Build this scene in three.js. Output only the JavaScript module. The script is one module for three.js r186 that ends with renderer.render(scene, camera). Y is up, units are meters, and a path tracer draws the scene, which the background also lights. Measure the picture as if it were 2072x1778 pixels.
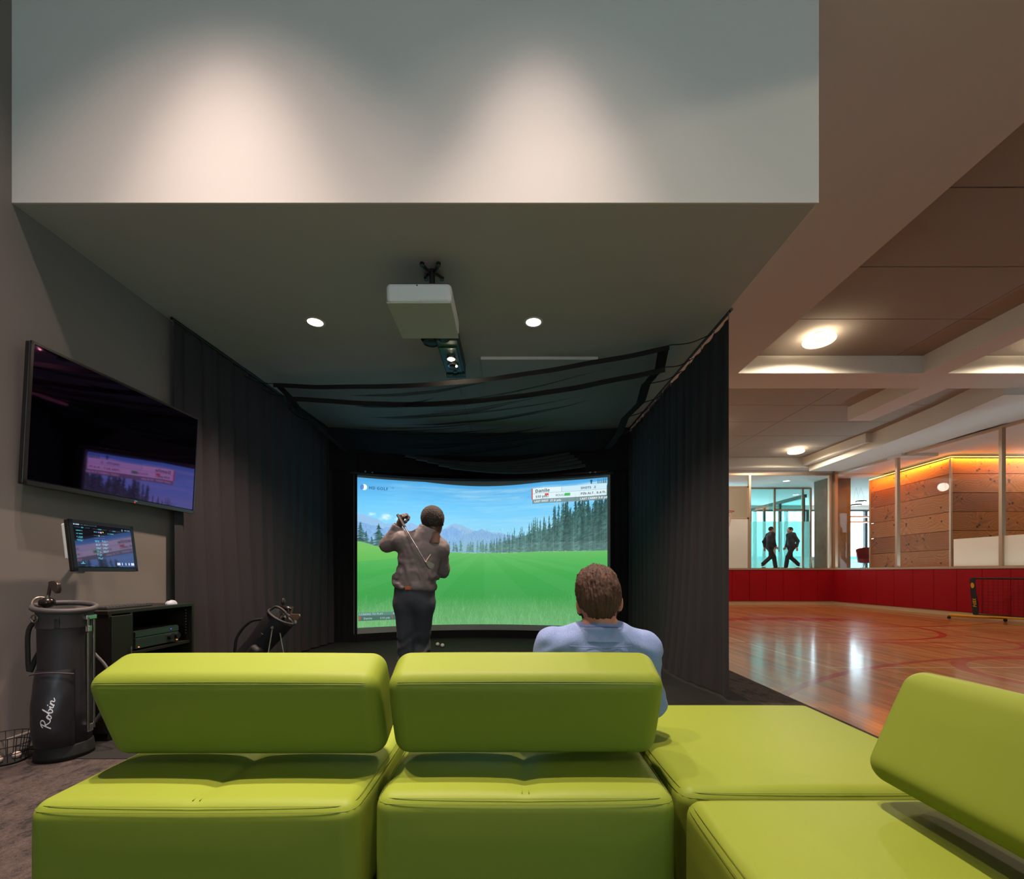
import * as THREE from 'three';
import { mergeGeometries, mergeVertices } from 'three/addons/utils/BufferGeometryUtils.js';
import { RoundedBoxGeometry } from 'three/addons/geometries/RoundedBoxGeometry.js';
import { RectAreaLightUniformsLib } from 'three/addons/lights/RectAreaLightUniformsLib.js';
import { ImprovedNoise } from 'three/addons/math/ImprovedNoise.js';

// ---------------------------------------------------------------- camera, sky, exposure, large lights
const scene = new THREE.Scene();
const W = 2072, H = 1778, FOCAL = 920;
const camera = new THREE.PerspectiveCamera(2 * Math.atan(H / 2 / FOCAL) * 180 / Math.PI, W / H, 0.05, 200);
camera.position.set(0, 1.14, 0);
camera.lookAt(0, 1.14, -1);
camera.setViewOffset(W, H, 2, -269, W, H);           // shift lens: horizon low in the frame
scene.add(camera);

scene.background = new THREE.Color().setRGB(0.62, 0.89, 1.0);   // overcast daylight outside the windows
scene.backgroundIntensity = 8.5;

const renderer = new THREE.WebGLRenderer({ antialias: true });
renderer.toneMapping = THREE.LinearToneMapping;
renderer.toneMappingExposure = 1.0;
renderer.shadowMap.enabled = true;
RectAreaLightUniformsLib.init();

const L = {
  sofaCore: 56, backRow: 3, fasciaBeam: 108, baySpot: 42, gymDown: 22, gymNear: 15, gymUp: 1.8, office: 6, strip: 260,
};
const WARM = 0xffe8cc, PALE = 0xffe2cc;

// ---------------------------------------------------------------- helpers
let seed = 12345;
function rnd() { seed |= 0; seed = seed + 0x6D2B79F5 | 0; let t = Math.imul(seed ^ seed >>> 15, 1 | seed); t = t + Math.imul(t ^ t >>> 7, 61 | t) ^ t; return ((t ^ t >>> 14) >>> 0) / 4294967296; }
const rr = (a, b) => a + (b - a) * rnd();
const lerp = (a, b, t) => a + (b - a) * t;
const clamp = (x, a, b) => Math.max(a, Math.min(b, x));
const V = (x, y, z) => new THREE.Vector3(x, y, z);
const PN = new ImprovedNoise();
const noise = (x, y, z) => PN.noise(x + 100.3, y + 57.1, z + 211.7);

const used = {};
function numbered(name) { const n = used[name] = (used[name] ?? -1) + 1; return n ? name + '_' + String(n).padStart(3, '0') : name; }
function shade(m) { m.castShadow = true; m.receiveShadow = true; return m; }
function thing(name, label, category, pos = [0, 0, 0], turn = 0, group) {
  const o = new THREE.Group(); o.name = numbered(name); o.position.set(...pos); o.rotation.y = turn;
  o.userData = { label, category }; if (group) o.userData.group = group;
  scene.add(o); return o;
}
function single(name, label, category, geo, m, pos = [0, 0, 0], group) {
  const o = shade(new THREE.Mesh(geo, m)); o.name = numbered(name); o.position.set(...pos);
  o.userData = { label, category }; if (group) o.userData.group = group; scene.add(o); return o;
}
function part(parent, name, geo, m, pos, rot) {
  const o = shade(new THREE.Mesh(geo, m)); o.name = name; if (pos) o.position.set(...pos); if (rot) o.rotation.set(...rot);
  parent.add(o); return o;
}
function struct(name, geo, m, pos) {
  const o = geo ? shade(new THREE.Mesh(geo, m)) : new THREE.Group(); o.name = numbered(name); if (pos) o.position.set(...pos);
  o.userData = { kind: 'structure' }; scene.add(o); return o;
}
function tex(w, h, draw, rep, color = true) {
  const c = document.createElement('canvas'); c.width = w; c.height = h; draw(c.getContext('2d'), w, h);
  const t = new THREE.CanvasTexture(c); t.wrapS = t.wrapT = THREE.RepeatWrapping; if (color) t.colorSpace = THREE.SRGBColorSpace;
  if (rep) t.repeat.set(...rep); t.anisotropy = 8; return t;
}
function pixels(w, h, f, color, rep) {                       // a computed texture: f(u, v) gives [r, g, b] from 0 to 255
  const d = new Uint8Array(w * h * 4);
  for (let j = 0; j < h; j++) for (let i = 0; i < w; i++) { const c = f(i / w, j / h), k = 4 * (j * w + i); d[k] = c[0]; d[k + 1] = c[1]; d[k + 2] = c[2]; d[k + 3] = 255; }
  const t = new THREE.DataTexture(d, w, h); t.magFilter = THREE.LinearFilter; t.minFilter = THREE.LinearMipmapLinearFilter; t.generateMipmaps = true;
  t.wrapS = t.wrapT = THREE.RepeatWrapping; if (color) t.colorSpace = THREE.SRGBColorSpace; if (rep) t.repeat.set(...rep); t.needsUpdate = true; return t;
}
const std = (color, roughness = 0.6, o = {}) => new THREE.MeshStandardMaterial({ color, roughness, ...o });
const phys = (color, roughness = 0.6, o = {}) => new THREE.MeshPhysicalMaterial({ color, roughness, ...o });
const box = (w, h, d, x = 0, y = 0, z = 0) => new THREE.BoxGeometry(w, h, d).translate(x, y, z);
const span = (x0, x1, y0, y1, z0, z1) => box(Math.abs(x1 - x0), Math.abs(y1 - y0), Math.abs(z1 - z0), (x0 + x1) / 2, (y0 + y1) / 2, (z0 + z1) / 2);
const rbox = (w, h, d, r = 0.01, x = 0, y = 0, z = 0, s = 3) => new RoundedBoxGeometry(w, h, d, s, Math.min(r, w / 2.01, h / 2.01, d / 2.01)).translate(x, y, z);
const cyl = (r0, r1, h, x = 0, y = 0, z = 0, n = 24) => new THREE.CylinderGeometry(r0, r1, h, n).translate(x, y, z);
const tube = (pts, r, n = 24, k = 8, closed = false) => new THREE.TubeGeometry(new THREE.CatmullRomCurve3(pts.map(p => V(...p)), closed), n, r, k, closed);
function rod(a, b, r0, r1 = r0, n = 10) {
  const A = V(...a), B = V(...b), d = B.clone().sub(A), g = new THREE.CylinderGeometry(r1, r0, d.length(), n);
  g.applyQuaternion(new THREE.Quaternion().setFromUnitVectors(V(0, 1, 0), d.clone().normalize()));
  return g.translate((A.x + B.x) / 2, (A.y + B.y) / 2, (A.z + B.z) / 2);
}
const merge = list => mergeGeometries(list.map(g => { const q = g.index ? g.toNonIndexed() : g; for (const k of Object.keys(q.attributes)) if (!['position', 'normal', 'uv'].includes(k)) q.deleteAttribute(k); if (!q.attributes.uv) q.setAttribute('uv', new THREE.BufferAttribute(new Float32Array(q.attributes.position.count * 2), 2)); return q; }));
function lathe(pts, n = 32) { return new THREE.LatheGeometry(pts.map(p => new THREE.Vector2(...p)), n); }
function grid(nu, nv, f, uvScale = [1, 1]) {                  // a surface from f(u, v)
  const p = [], uv = [], ix = [];
  for (let j = 0; j <= nv; j++) for (let i = 0; i <= nu; i++) { p.push(...f(i / nu, j / nv)); uv.push(i / nu * uvScale[0], j / nv * uvScale[1]); }
  for (let j = 0; j < nv; j++) for (let i = 0; i < nu; i++) { const a = j * (nu + 1) + i, b = a + 1, c = a + nu + 1, d = c + 1; ix.push(a, b, c, b, d, c); }
  const g = new THREE.BufferGeometry(); g.setAttribute('position', new THREE.Float32BufferAttribute(p, 3)); g.setAttribute('uv', new THREE.Float32BufferAttribute(uv, 2)); g.setIndex(ix); g.computeVertexNormals(); return g;
}
function metricUV(g, s = 1) {                                 // uv in metres from the dominant side of each face
  const q = g.index ? g.toNonIndexed() : g, P = q.attributes.position, N = q.attributes.normal, uv = [];
  for (let i = 0; i < P.count; i++) { const a = [Math.abs(N.getX(i)), Math.abs(N.getY(i)), Math.abs(N.getZ(i))]; const m = a.indexOf(Math.max(...a)); const x = P.getX(i), y = P.getY(i), z = P.getZ(i); uv.push(...(m === 0 ? [z * s, y * s] : m === 1 ? [x * s, z * s] : [x * s, y * s])); }
  q.setAttribute('uv', new THREE.Float32BufferAttribute(uv, 2)); return q;
}

// ---------------------------------------------------------------- procedural textures and materials
const fbm = (x, y, z = 0) => noise(x, y, z) * 0.6 + noise(x * 2.1, y * 2.1, z + 9) * 0.3 + noise(x * 4.3, y * 4.3, z + 17) * 0.15;
const tile = (f, px, py) => (u, v) => { const a = f(u * px, v * py), b = f((u - 1) * px, v * py), c = f(u * px, (v - 1) * py), d = f((u - 1) * px, (v - 1) * py); return lerp(lerp(a, b, u), lerp(c, d, u), v); };
const plasterN = tile((x, y) => fbm(x, y, 3), 14, 14);
const plasterBump = pixels(256, 256, (u, v) => { const g = 128 + 110 * plasterN(u, v) + 14 * (rnd() - 0.5); return [g, g, g]; }, false, [0.8, 0.8]);
const paint = (c, r = 0.85) => std(c, r, { bumpMap: plasterBump, bumpScale: 0.0006 });
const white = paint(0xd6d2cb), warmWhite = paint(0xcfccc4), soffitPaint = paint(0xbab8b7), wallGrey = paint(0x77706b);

const carpetN = tile((x, y) => fbm(x * 2.2, y * 0.9, 1), 9, 9), carpetF = tile((x, y) => noise(x, y, 5), 60, 60);
const carpetMap = pixels(512, 512, (u, v) => {
  const n = carpetN(u, v), f = carpetF(u, v), s = rnd();
  let k = 0.78 + 0.35 * f + 0.28 * (s - 0.5); if (n + 0.55 * f + 0.3 * (s - 0.5) > 0.17) k *= 0.42;
  return [86 * k, 72 * k, 66 * k];
}, true, [0.9, 0.9]);
const carpetBump = pixels(256, 256, () => { const g = 255 * rnd(); return [g, g, g]; }, false, [3, 3]);
const carpet = std(0xffffff, 0.97, { map: carpetMap, bumpMap: carpetBump, bumpScale: 0.004 });
const turfMat = std(0x14120f, 0.96, { bumpMap: carpetBump, bumpScale: 0.004 });

const vinylBump = pixels(256, 256, (u, v) => { const g = 128 + 70 * Math.sin(u * 640) * Math.sin(v * 640) + 60 * (rnd() - 0.5); return [g, g, g]; }, false, [6, 6]);
const vinyl = phys(new THREE.Color().setRGB(0.182, 0.236, 0.026), 0.5, { bumpMap: vinylBump, bumpScale: 0.00015, specularIntensity: 0.3 });
const seamMat = std(new THREE.Color().setRGB(0.125, 0.16, 0.014), 0.7);
const cloth = std(0x2d282c, 0.9, { bumpMap: carpetBump, bumpScale: 0.0006, side: THREE.DoubleSide });
const clothDeep = std(0x070607, 0.95, { side: THREE.DoubleSide });
const black = std(0x101011, 0.45), blackMatt = std(0x141414, 0.8), darkGrey = std(0x262627, 0.6);
const chrome = std(0xc9c9c9, 0.22, { metalness: 1 }), steel = std(0x8a8783, 0.35, { metalness: 1 });
const alu = std(0xb09a86, 0.45, { metalness: 0.6 });
const plasticWhite = std(0xd9dad8, 0.4);
const glass = phys(0xffffff, 0.02, { transmission: 1, thickness: 0, ior: 1.45, specularIntensity: 0.15 });
const tealGlass = phys(0xd8f2f0, 0.03, { transmission: 1, thickness: 0, ior: 1.45 });
const frost = phys(0xe8f2ef, 0.55, { transmission: 0.75, thickness: 0, ior: 1.3 });
const glow = (c, k) => std(0x222222, 0.6, { emissive: c, emissiveIntensity: k });

const concreteN = tile((x, y) => fbm(x, y, 8), 5, 5);
const concreteMap = pixels(256, 256, (u, v) => { const k = 1 + 0.35 * concreteN(u, v) + 0.1 * (rnd() - 0.5); return [112 * k, 100 * k, 86 * k]; }, true, [0.5, 0.5]);
const concrete = std(0xffffff, 0.85, { map: concreteMap });

function plankTex(n) {                                        // one board: grain along u, knots
  seed = 900 + n; const knots = Array.from({ length: 7 }, () => [rnd(), rr(0.15, 0.85), rr(0.014, 0.026)]);
  const base = [[160, 100, 46], [146, 86, 38], [170, 110, 54]][n % 3];
  return pixels(512, 128, (u, v) => {
    let y = v * 9 + 0.9 * noise(u * 5, v * 2, n * 7), dark = 0;
    for (const [ku, kv, kr] of knots) { const dx = (u - ku), dy = (v - kv) * 0.16, d = Math.hypot(dx, dy); if (d < kr * 5) y += 2.2 * (1 - d / (kr * 5)) * Math.sign(v - kv); if (d < kr * 0.5) dark = Math.max(dark, 1 - d / kr * 1.2); }
    const g = 0.86 + 0.16 * Math.sin(y * 6.28) * (0.4 + 0.6 * noise(u * 3, v * 8, n)) + 0.12 * noise(u * 40, v * 90, n + 3);
    const k = g * (1 - 0.85 * dark); return [base[0] * k, base[1] * k, base[2] * k];
  }, true);
}
const plankMats = [0, 1, 2].map(n => std(0xffffff, 0.6, { map: plankTex(n) }));

// court floor: maple strips with the painted court lines (paint on the boards)
const CX0 = 2.55, CX1 = 12.7, CZ = 16.6;
const courtMap = tex(2048, 2048, (c, w, h) => {
  seed = 77;
  const sx = w / (CX1 - CX0), sz = h / CZ, n = Math.round((CX1 - CX0) / 0.057);
  for (let i = 0; i < n; i++) {
    let z = -rnd() * 1.2;
    while (z < CZ) { const len = rr(0.5, 1.6), k = rr(0.82, 1.12); c.fillStyle = `rgb(${200 * k | 0},${138 * k | 0},${86 * k | 0})`; c.fillRect(i * w / n, h - (z + len) * sz, w / n + 1, len * sz + 1); c.fillStyle = 'rgba(70,35,10,0.35)'; c.fillRect(i * w / n, h - z * sz, w / n, 1); z += len; }
    c.fillStyle = 'rgba(80,40,12,0.25)'; c.fillRect(i * w / n, 0, 1, h);
  }
  for (let k = 0; k < 5000; k++) { c.fillStyle = `rgba(90,45,15,${rr(0.02, 0.10)})`; c.fillRect(rnd() * w, rnd() * h, rr(1, 2), rr(20, 120)); }
  const X = x => (x - CX0) * sx, Z = d => h - d * sz;
  const line = (col, wd, pts) => { c.fillStyle = col; for (let k = 0; k + 1 < pts.length; k++) { const [a, b] = [pts[k], pts[k + 1]]; if (a[0] === b[0]) c.fillRect(X(a[0] - wd / 2), Z(Math.max(a[1], b[1])), wd * sx, Math.abs(a[1] - b[1]) * sz); else c.fillRect(X(Math.min(a[0], b[0])), Z(a[1] + wd / 2), Math.abs(a[0] - b[0]) * sx, wd * sz); } };
  const ring = (col, cx, cd, r, wd, a0 = 0, a1 = Math.PI * 2) => { c.fillStyle = col; c.beginPath(); const N = 160; for (let k = 0; k <= N; k++) { const a = lerp(a0, a1, k / N); c.lineTo(X(cx + (r + wd / 2) * Math.cos(a)), Z(cd + (r + wd / 2) * Math.sin(a))); } for (let k = N; k >= 0; k--) { const a = lerp(a0, a1, k / N); c.lineTo(X(cx + (r - wd / 2) * Math.cos(a)), Z(cd + (r - wd / 2) * Math.sin(a))); } c.fill(); };
  const RED = '#b3030c', WHT = '#e3cdb2';
  line(WHT, 0.045, [[3.82, 5.3], [3.82, 16]]); line(WHT, 0.045, [[3.82, 5.46], [12.5, 5.46]]);
  line(WHT, 0.045, [[6.8, 9.4], [6.8, 16]]); line(WHT, 0.045, [[3.82, 9.36], [12.5, 9.36]]); line(WHT, 0.045, [[10.6, 1], [10.6, 15.4]]);
  ring(RED, 7.6, -1.3, 7.5, 0.09, 0.3, 2.9); ring(RED, 6.45, 4.85, 1.2, 0.14); ring(RED, 7.15, 7.8, 1.1, 0.075);
  ring(RED, 6.5, 9.6, 1.9, 0.10); ring(RED, 7.6, 17, 7.5, 0.09, 3.6, 5.9); line(RED, 0.075, [[CX0, 7.38], [12.5, 7.38]]); line(RED, 0.05, [[CX0, 14.6], [12.5, 14.6]]);
  c.strokeStyle = RED; c.lineWidth = 24; c.lineCap = 'round'; c.beginPath();            // the script written across the centre circle
  for (let k = 0; k <= 200; k++) { const t = k / 200; c.lineTo(X(4.7 + 3.6 * t + 0.17 * Math.sin(t * 62)), Z(11.05 + 0.34 * Math.cos(t * 62) * (0.6 + 0.4 * Math.cos(t * 9)))); }
  c.stroke();
});
const courtRough = pixels(256, 256, (u, v) => { const g = 150 + 24 * noise(u * 9, v * 9, 1) + 10 * (rnd() - 0.5); return [g, g, g]; }, false, [6, 1.5]);
const court = phys(0xd0c4b8, 0.62, { map: courtMap, roughnessMap: courtRough, specularIntensity: 0.2, clearcoat: 0.58, clearcoatRoughness: 0.13 });

// ================================================================ the setting
// bay on the left (x -3.16 .. 1.95), court on the right, raised offices behind glass, hall over the camera
const HB = 4.79, HT = 5.11, HS = 3.48, FZ = -2.878, XL = -3.16;      // beam underside, court ceiling, bay ceiling, fascia plane, left wall
struct('floor', metricUV(span(-3.4, CX0, -0.2, 0, 6.2, FZ + 0.1)), carpet);
struct('floor', metricUV(span(2.12, CX0, -0.2, 0, FZ + 0.1, -9)), carpet);
struct('floor', metricUV(span(-3.4, 2.12, -0.2, 0.004, FZ + 0.1, -9)), turfMat);
{ const g = span(CX0, CX1, -0.2, 0, 0, -CZ), P = g.attributes.position, uv = g.attributes.uv; for (let i = 0; i < P.count; i++) uv.setXY(i, (P.getX(i) - CX0) / (CX1 - CX0), -P.getZ(i) / CZ); struct('floor', g, court); }
struct('floor', metricUV(span(CX0, 14.5, -0.2, 0, 6.2, 0)), std(0xa87848, 0.5));
struct('wall_left', metricUV(span(XL - 0.25, XL, 0, 6.6, 6.2, -9)), wallGrey);
struct('baseboard_left', span(XL, XL + 0.014, 0, 0.1, 6, -2.99), std(0x9d948b, 0.6));
struct('wall_fascia', metricUV(span(XL, 1.949, HS, 6.45, FZ, FZ - 0.012)), white);
struct('wall_soffit', metricUV(span(1.937, 1.949, HS, HB + 0.1, FZ - 0.012, -9)), white);
struct('wall_back', metricUV(span(-3.4, 3.2, 0, 5.6, -8.75, -9)), std(0x2a2829, 0.9));
struct('wall_court', metricUV(span(3.0, 3.2, 0, 5.6, -9, -16.9)), warmWhite);
{ // bay ceiling in panels: the open joint runs in from the tracker, a dropped hatch stands on its right
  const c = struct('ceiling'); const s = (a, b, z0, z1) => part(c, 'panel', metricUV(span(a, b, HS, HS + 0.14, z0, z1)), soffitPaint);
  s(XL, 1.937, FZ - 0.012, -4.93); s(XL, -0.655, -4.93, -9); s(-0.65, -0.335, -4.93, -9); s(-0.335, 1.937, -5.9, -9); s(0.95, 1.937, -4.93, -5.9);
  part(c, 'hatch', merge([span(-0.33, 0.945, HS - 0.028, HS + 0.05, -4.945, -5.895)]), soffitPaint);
  part(c, 'hatch_rim', span(-0.33, 0.945, HS - 0.030, HS + 0.002, -4.932, -4.944), white);
  part(c, 'backing', span(XL, 1.9, HS + 0.15, HS + 0.2, FZ - 0.05, -9), blackMatt);
}
struct('ceiling', metricUV(span(-3.4, 2.2, 6.4, 6.6, 6.2, FZ - 0.2)), white);
{ // hall wall behind the camera with its tall window
  const w = struct('wall_rear');
  for (const [a, b, c, d] of [[-3.4, -0.1, 0, 6.6], [1.8, 14.6, 0, 6.6], [-0.1, 1.8, 0, 0.9], [-0.1, 1.8, 4.5, 6.6]]) part(w, 'wall_panel', metricUV(span(a, b, c, d, 6.2, 6.0)), white);
  const f = struct('window_1'); for (const x of [-0.1, 0.825, 1.75]) part(f, 'mullion', span(x, x + 0.05, 0.9, 4.5, 6.13, 6.07), alu);
  for (const x of [-0.05, 0.875]) part(f, 'pane', span(x, x + 0.875, 0.9, 4.5, 6.105, 6.1), glass);
}
// wide flat bulkhead between hall and court
struct('ceiling', metricUV(span(1.949, 4.16, HB, 6.6, 6.1, -8.33)), warmWhite);

{ // court ceiling: acoustic panels with open joints
  const c = struct('ceiling'); part(c, 'backing', span(2.0, 14.6, HT + 0.06, HT + 0.2, 6.0, -16.9), blackMatt);
  const tileMat = std(0x9d968c, 0.95, { bumpMap: carpetBump, bumpScale: 0.002 });
  const zs = []; for (let k = -9; k <= 9; k++) zs.push(-4.69 - 1.218 * k);
  for (const [x0, x1] of [[3.0, 7.06], [7.06, 10.02], [10.02, 13.2]]) for (let k = 0; k + 1 < zs.length; k++) {
    if (zs[k] > 6.2 || zs[k + 1] < -16.9) continue;
    part(c, 'acoustic_panel', metricUV(span(x0 + 0.009, x1 - 0.009, HT, HT + 0.04, zs[k] - 0.009, zs[k + 1] + 0.009)), tileMat);
  }
  part(c, 'vent_slot', span(6.42, 6.56, HT - 0.002, HT + 0.01, -4.39, -4.405), blackMatt);
}
const beam = (x0, x1, z0, z1, y = HB) => struct('trim', metricUV(span(x0, x1, y, HT + 0.05, z0, z1)), warmWhite);
beam(3.0, 13.3, -8.33, -9.02); beam(7.55, 8.0, 6, -8.33); beam(8.1, 8.66, -9.02, -10.94); beam(3.0, 13.3, -15.8, -16.85);
beam(10.1, 10.4, -12.95, -15.8, 4.85);
{ // stepped bulkhead along the glass wall
  const sh = new THREE.Shape(); [[10.36, 15.8], [10.28, 12.9], [10.12, 10.9], [9.78, 9.02], [11.2, 8.98], [11.4, 6], [11.6, -6.1], [12.4, -6.1], [11.58, 15.8]].forEach((p, i) => i ? sh.lineTo(...p) : sh.moveTo(...p));
  const g = new THREE.ExtrudeGeometry(sh, { depth: HT - 4.66, bevelEnabled: false }).rotateX(-Math.PI / 2).translate(0, 4.66, 0);
  struct('trim', metricUV(g), warmWhite);
  struct('trim', metricUV(span(11.5, 12.6, 4.58, 4.67, -13.4, -13.9)), warmWhite);
}

// --- court walls: pads below, glass above
const padMat = phys(new THREE.Color().setRGB(0.26, 0.0012, 0.006), 0.62, { bumpMap: vinylBump, bumpScale: 0.0002, specularIntensity: 0.35 });
const SILL = 1.245;
function glassWall(name, len, pads, posts, joints, top) {       // along local +x, its face towards local +z
  const w = struct(name);
  part(w, 'kerb', metricUV(span(0, len, 0, 0.12, 0.035, -0.12)), std(0xb49a78, 0.7));
  const n = Math.round(len / pads), pw = len / n;
  for (let k = 0; k < n; k++) part(w, 'wall_pad', rbox(pw - 0.006, SILL - 0.14, 0.06, 0.014, (k + 0.5) * pw, (SILL + 0.1) / 2, 0.03), padMat);
  part(w, 'backing', span(0, len, 0.12, SILL, 0, -0.12), concrete);
  part(w, 'sill', span(0, len, SILL - 0.01, SILL + 0.055, 0.075, -0.12), alu);
  part(w, 'head_rail', span(0, len, top - 0.05, top + 0.02, 0.03, -0.07), alu);
  for (const x of posts) part(w, 'mullion', span(x - 0.035, x + 0.035, SILL + 0.055, top - 0.05, 0.03, -0.07), alu);
  const all = [...posts, ...joints].sort((a, b) => a - b);
  for (let k = 0; k + 1 < all.length; k++) part(w, 'pane', span(all[k] + 0.006, all[k + 1] - 0.006, SILL + 0.055, top - 0.05, -0.016, -0.024), glass);
  return w;
}
const BZ = -16.2, bw = glassWall('wall_far', 8.5, 0.607, [0.05, 1.3, 2.9, 5.5, 8.36], [4.2, 7.04], 4.65); bw.position.set(3.0, 0, BZ);
const RANG = Math.atan2(-1, 0.05);                              // the right wall opens slightly towards the camera
const rw = glassWall('wall_right', 16, 0.607, [0.07, 2.51, 5.3, 8.1, 10.9, 13.7], [1.12, 3.94, 6.7, 9.5, 12.3], 4.65);
rw.position.set(11.5, 0, BZ); rw.rotation.y = RANG;
struct('trim', span(-0.06, 0.06, SILL, 4.66, 0.06, -0.06), std(0x8a6a48, 0.7), [11.5, 0, BZ - 0.02]);        // timber corner post
struct('wall_header', metricUV(span(3.0, 16, 4.63, 5.6, BZ - 0.02, BZ - 0.25)), warmWhite);
{ const h = struct('wall_header', metricUV(span(0, 22.5, 4.63, 5.6, -0.03, -0.2)), warmWhite, [11.5, 0, BZ]); h.rotation.y = RANG; }

// --- raised offices behind the glass
const OF = 1.25, OC = 4.66;
struct('floor', metricUV(span(2.8, 24, OF - 0.1, OF, BZ - 0.15, -24)), std(0x9a948c, 0.5));
struct('floor', metricUV(span(12.6, 24, OF - 0.1, OF, 6.2, BZ - 0.15)), std(0x9a948c, 0.5));
struct('ceiling', metricUV(span(2.8, 24, OC, OC + 0.2, BZ - 0.15, -24)), paint(0xd9dad9));
struct('ceiling', metricUV(span(11.62, 24, OC, OC + 0.2, 6.2, BZ - 0.15)), paint(0xd9dad9));
struct('wall_office', span(2.8, 3.0, 0, 5.6, -16.9, -24), warmWhite);
struct('wall_office', span(24, 24.2, 0, 5.6, 6.2, -24), warmWhite);
struct('wall_office', span(14.4, 24.2, 0, 5.6, 6.2, 6.0), warmWhite);
struct('wall_office', metricUV(span(3.0, 9.36, OF, 4.5, -17.9, -18.05)), warmWhite);
struct('wall_far_lower', span(2.8, 24.2, -0.4, OF + 0.05, -23.95, -24.2), std(0xb8b3aa, 0.7));
struct('wall_far_upper', span(2.8, 24.2, 4.45, 5.6, -23.95, -24.2), paint(0xd9dad9));
{ // far window band to the sky
  const w = struct('window_2'), dark = std(0x2b3336, 0.5);
  const xs = [3, 7, 10, 12.9, 14.25, 14.55, 15.65, 18.75, 20.4, 22.2, 24];
  for (const x of xs) part(w, 'mullion', span(x - 0.07, x + 0.07, OF, 4.45, -23.98, -24.14), dark);
  part(w, 'transom', span(3, 24, 4.37, 4.45, -23.97, -24.12), dark);
  for (let k = 0; k + 1 < xs.length; k++) part(w, 'pane', span(xs[k] + 0.07, xs[k + 1] - 0.07, OF, 4.37, -24.05, -24.06), glass);
}
{ // glazed partition with a door, a band of frosted film and a sloping row of window heads behind it
  const w = struct('window_3'), z = -18.9, f = alu;
  const X = [9.9, 10.95, 12.12, 12.45];
  for (const x of X) part(w, 'mullion', span(x - 0.04, x + 0.04, OF, 4.64, z + 0.03, z - 0.03), f);
  part(w, 'transom', span(10.95, 12.12, 3.70, 3.77, z + 0.03, z - 0.03), f);
  part(w, 'head_rail', span(9.9, 12.45, 4.6, 4.66, z + 0.03, z - 0.03), f);
  part(w, 'pane', span(9.94, 10.91, OF, 4.6, z, z - 0.01), tealGlass); part(w, 'pane', span(12.16, 12.41, OF, 4.6, z, z - 0.01), tealGlass); part(w, 'pane', span(10.99, 12.08, 3.77, 4.6, z, z - 0.01), tealGlass);
  for (const [a, b] of [[9.94, 10.91], [12.16, 12.41]]) part(w, 'frosted_film', span(a, b, OF, 3.26, z - 0.014, z - 0.018), frost);
  const d = struct('door_1'); part(d, 'door_leaf', span(11.0, 12.07, OF, 3.69, z + 0.004, z - 0.008), tealGlass); part(d, 'frosted_film', span(11.0, 12.07, OF, 3.26, z - 0.014, z - 0.018), frost);
  const h = part(d, 'handle', merge([rod([11.10, 2.0, z + 0.07], [11.10, 3.62, z + 0.07], 0.018), rod([11.10, 2.2, z], [11.10, 2.2, z + 0.07], 0.012), rod([11.10, 3.4, z], [11.10, 3.4, z + 0.07], 0.012)]), steel);
  const s = struct('window_4'), sd = std(0x4a4438, 0.6), sx = 12.5;
  part(s, 'head_rail', span(sx - 0.06, sx + 0.06, 4.32, 4.46, -19.3, -23.9), sd);
  for (const zz of [-19.4, -21.1, -22.4, -23.7]) part(s, 'mullion', span(sx - 0.05, sx + 0.05, OF, 4.34, zz, zz - 0.1), sd);
  for (const [a, b] of [[-19.5, -21.1], [-21.2, -22.4], [-22.5, -23.7]]) part(s, 'pane', span(sx - 0.005, sx + 0.005, OF, 4.32, a, b), tealGlass);
}
struct('wall_column', metricUV(span(11.8, 12.7, OF, OC, -17.0, -17.7)), concrete);          // concrete column at the court corner
{ // boarded timber volume behind the right glass wall
  const w = struct('wall_timber'), hts = [OF, 1.82, 2.38, 2.94, 3.50, 4.06, 4.52];
  const A = [[13.25, -16.75], [13.0, -13.45]];                 // its long face, then the short one turned to the camera
  for (let k = 0; k + 1 < hts.length; k++) {
    const h = hts[k + 1] - hts[k] - 0.014, len = Math.hypot(A[1][0] - A[0][0], A[1][1] - A[0][1]);
    const m = part(w, 'board', box(len, h, 0.04), plankMats[k % 3], [(A[0][0] + A[1][0]) / 2 + 0.02, (hts[k] + hts[k + 1]) / 2, (A[0][1] + A[1][1]) / 2]); m.rotation.y = -Math.atan2(A[1][1] - A[0][1], A[1][0] - A[0][0]);
    part(w, 'board', box(3.4, h, 0.04), plankMats[(k + 1) % 3], [13.02 + 1.7, (hts[k] + hts[k + 1]) / 2, -13.46]);
  }
  part(w, 'core', span(13.32, 16.4, OF, 4.5, -13.52, -16.7), std(0x3a2c20, 0.9));
  part(w, 'edge_strip', span(12.975, 13.025, OF, 4.52, -13.415, -13.465), alu); part(w, 'edge_strip', span(13.22, 13.27, OF, 4.52, -16.74, -16.79), alu);
}
{ const g = part(rw, 'frosted_film', span(4.15, 8.2, SILL + 0.06, 2.02, -0.028, -0.032), phys(0xe9e4da, 0.6, { transmission: 0.35, thickness: 0 })); }

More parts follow.
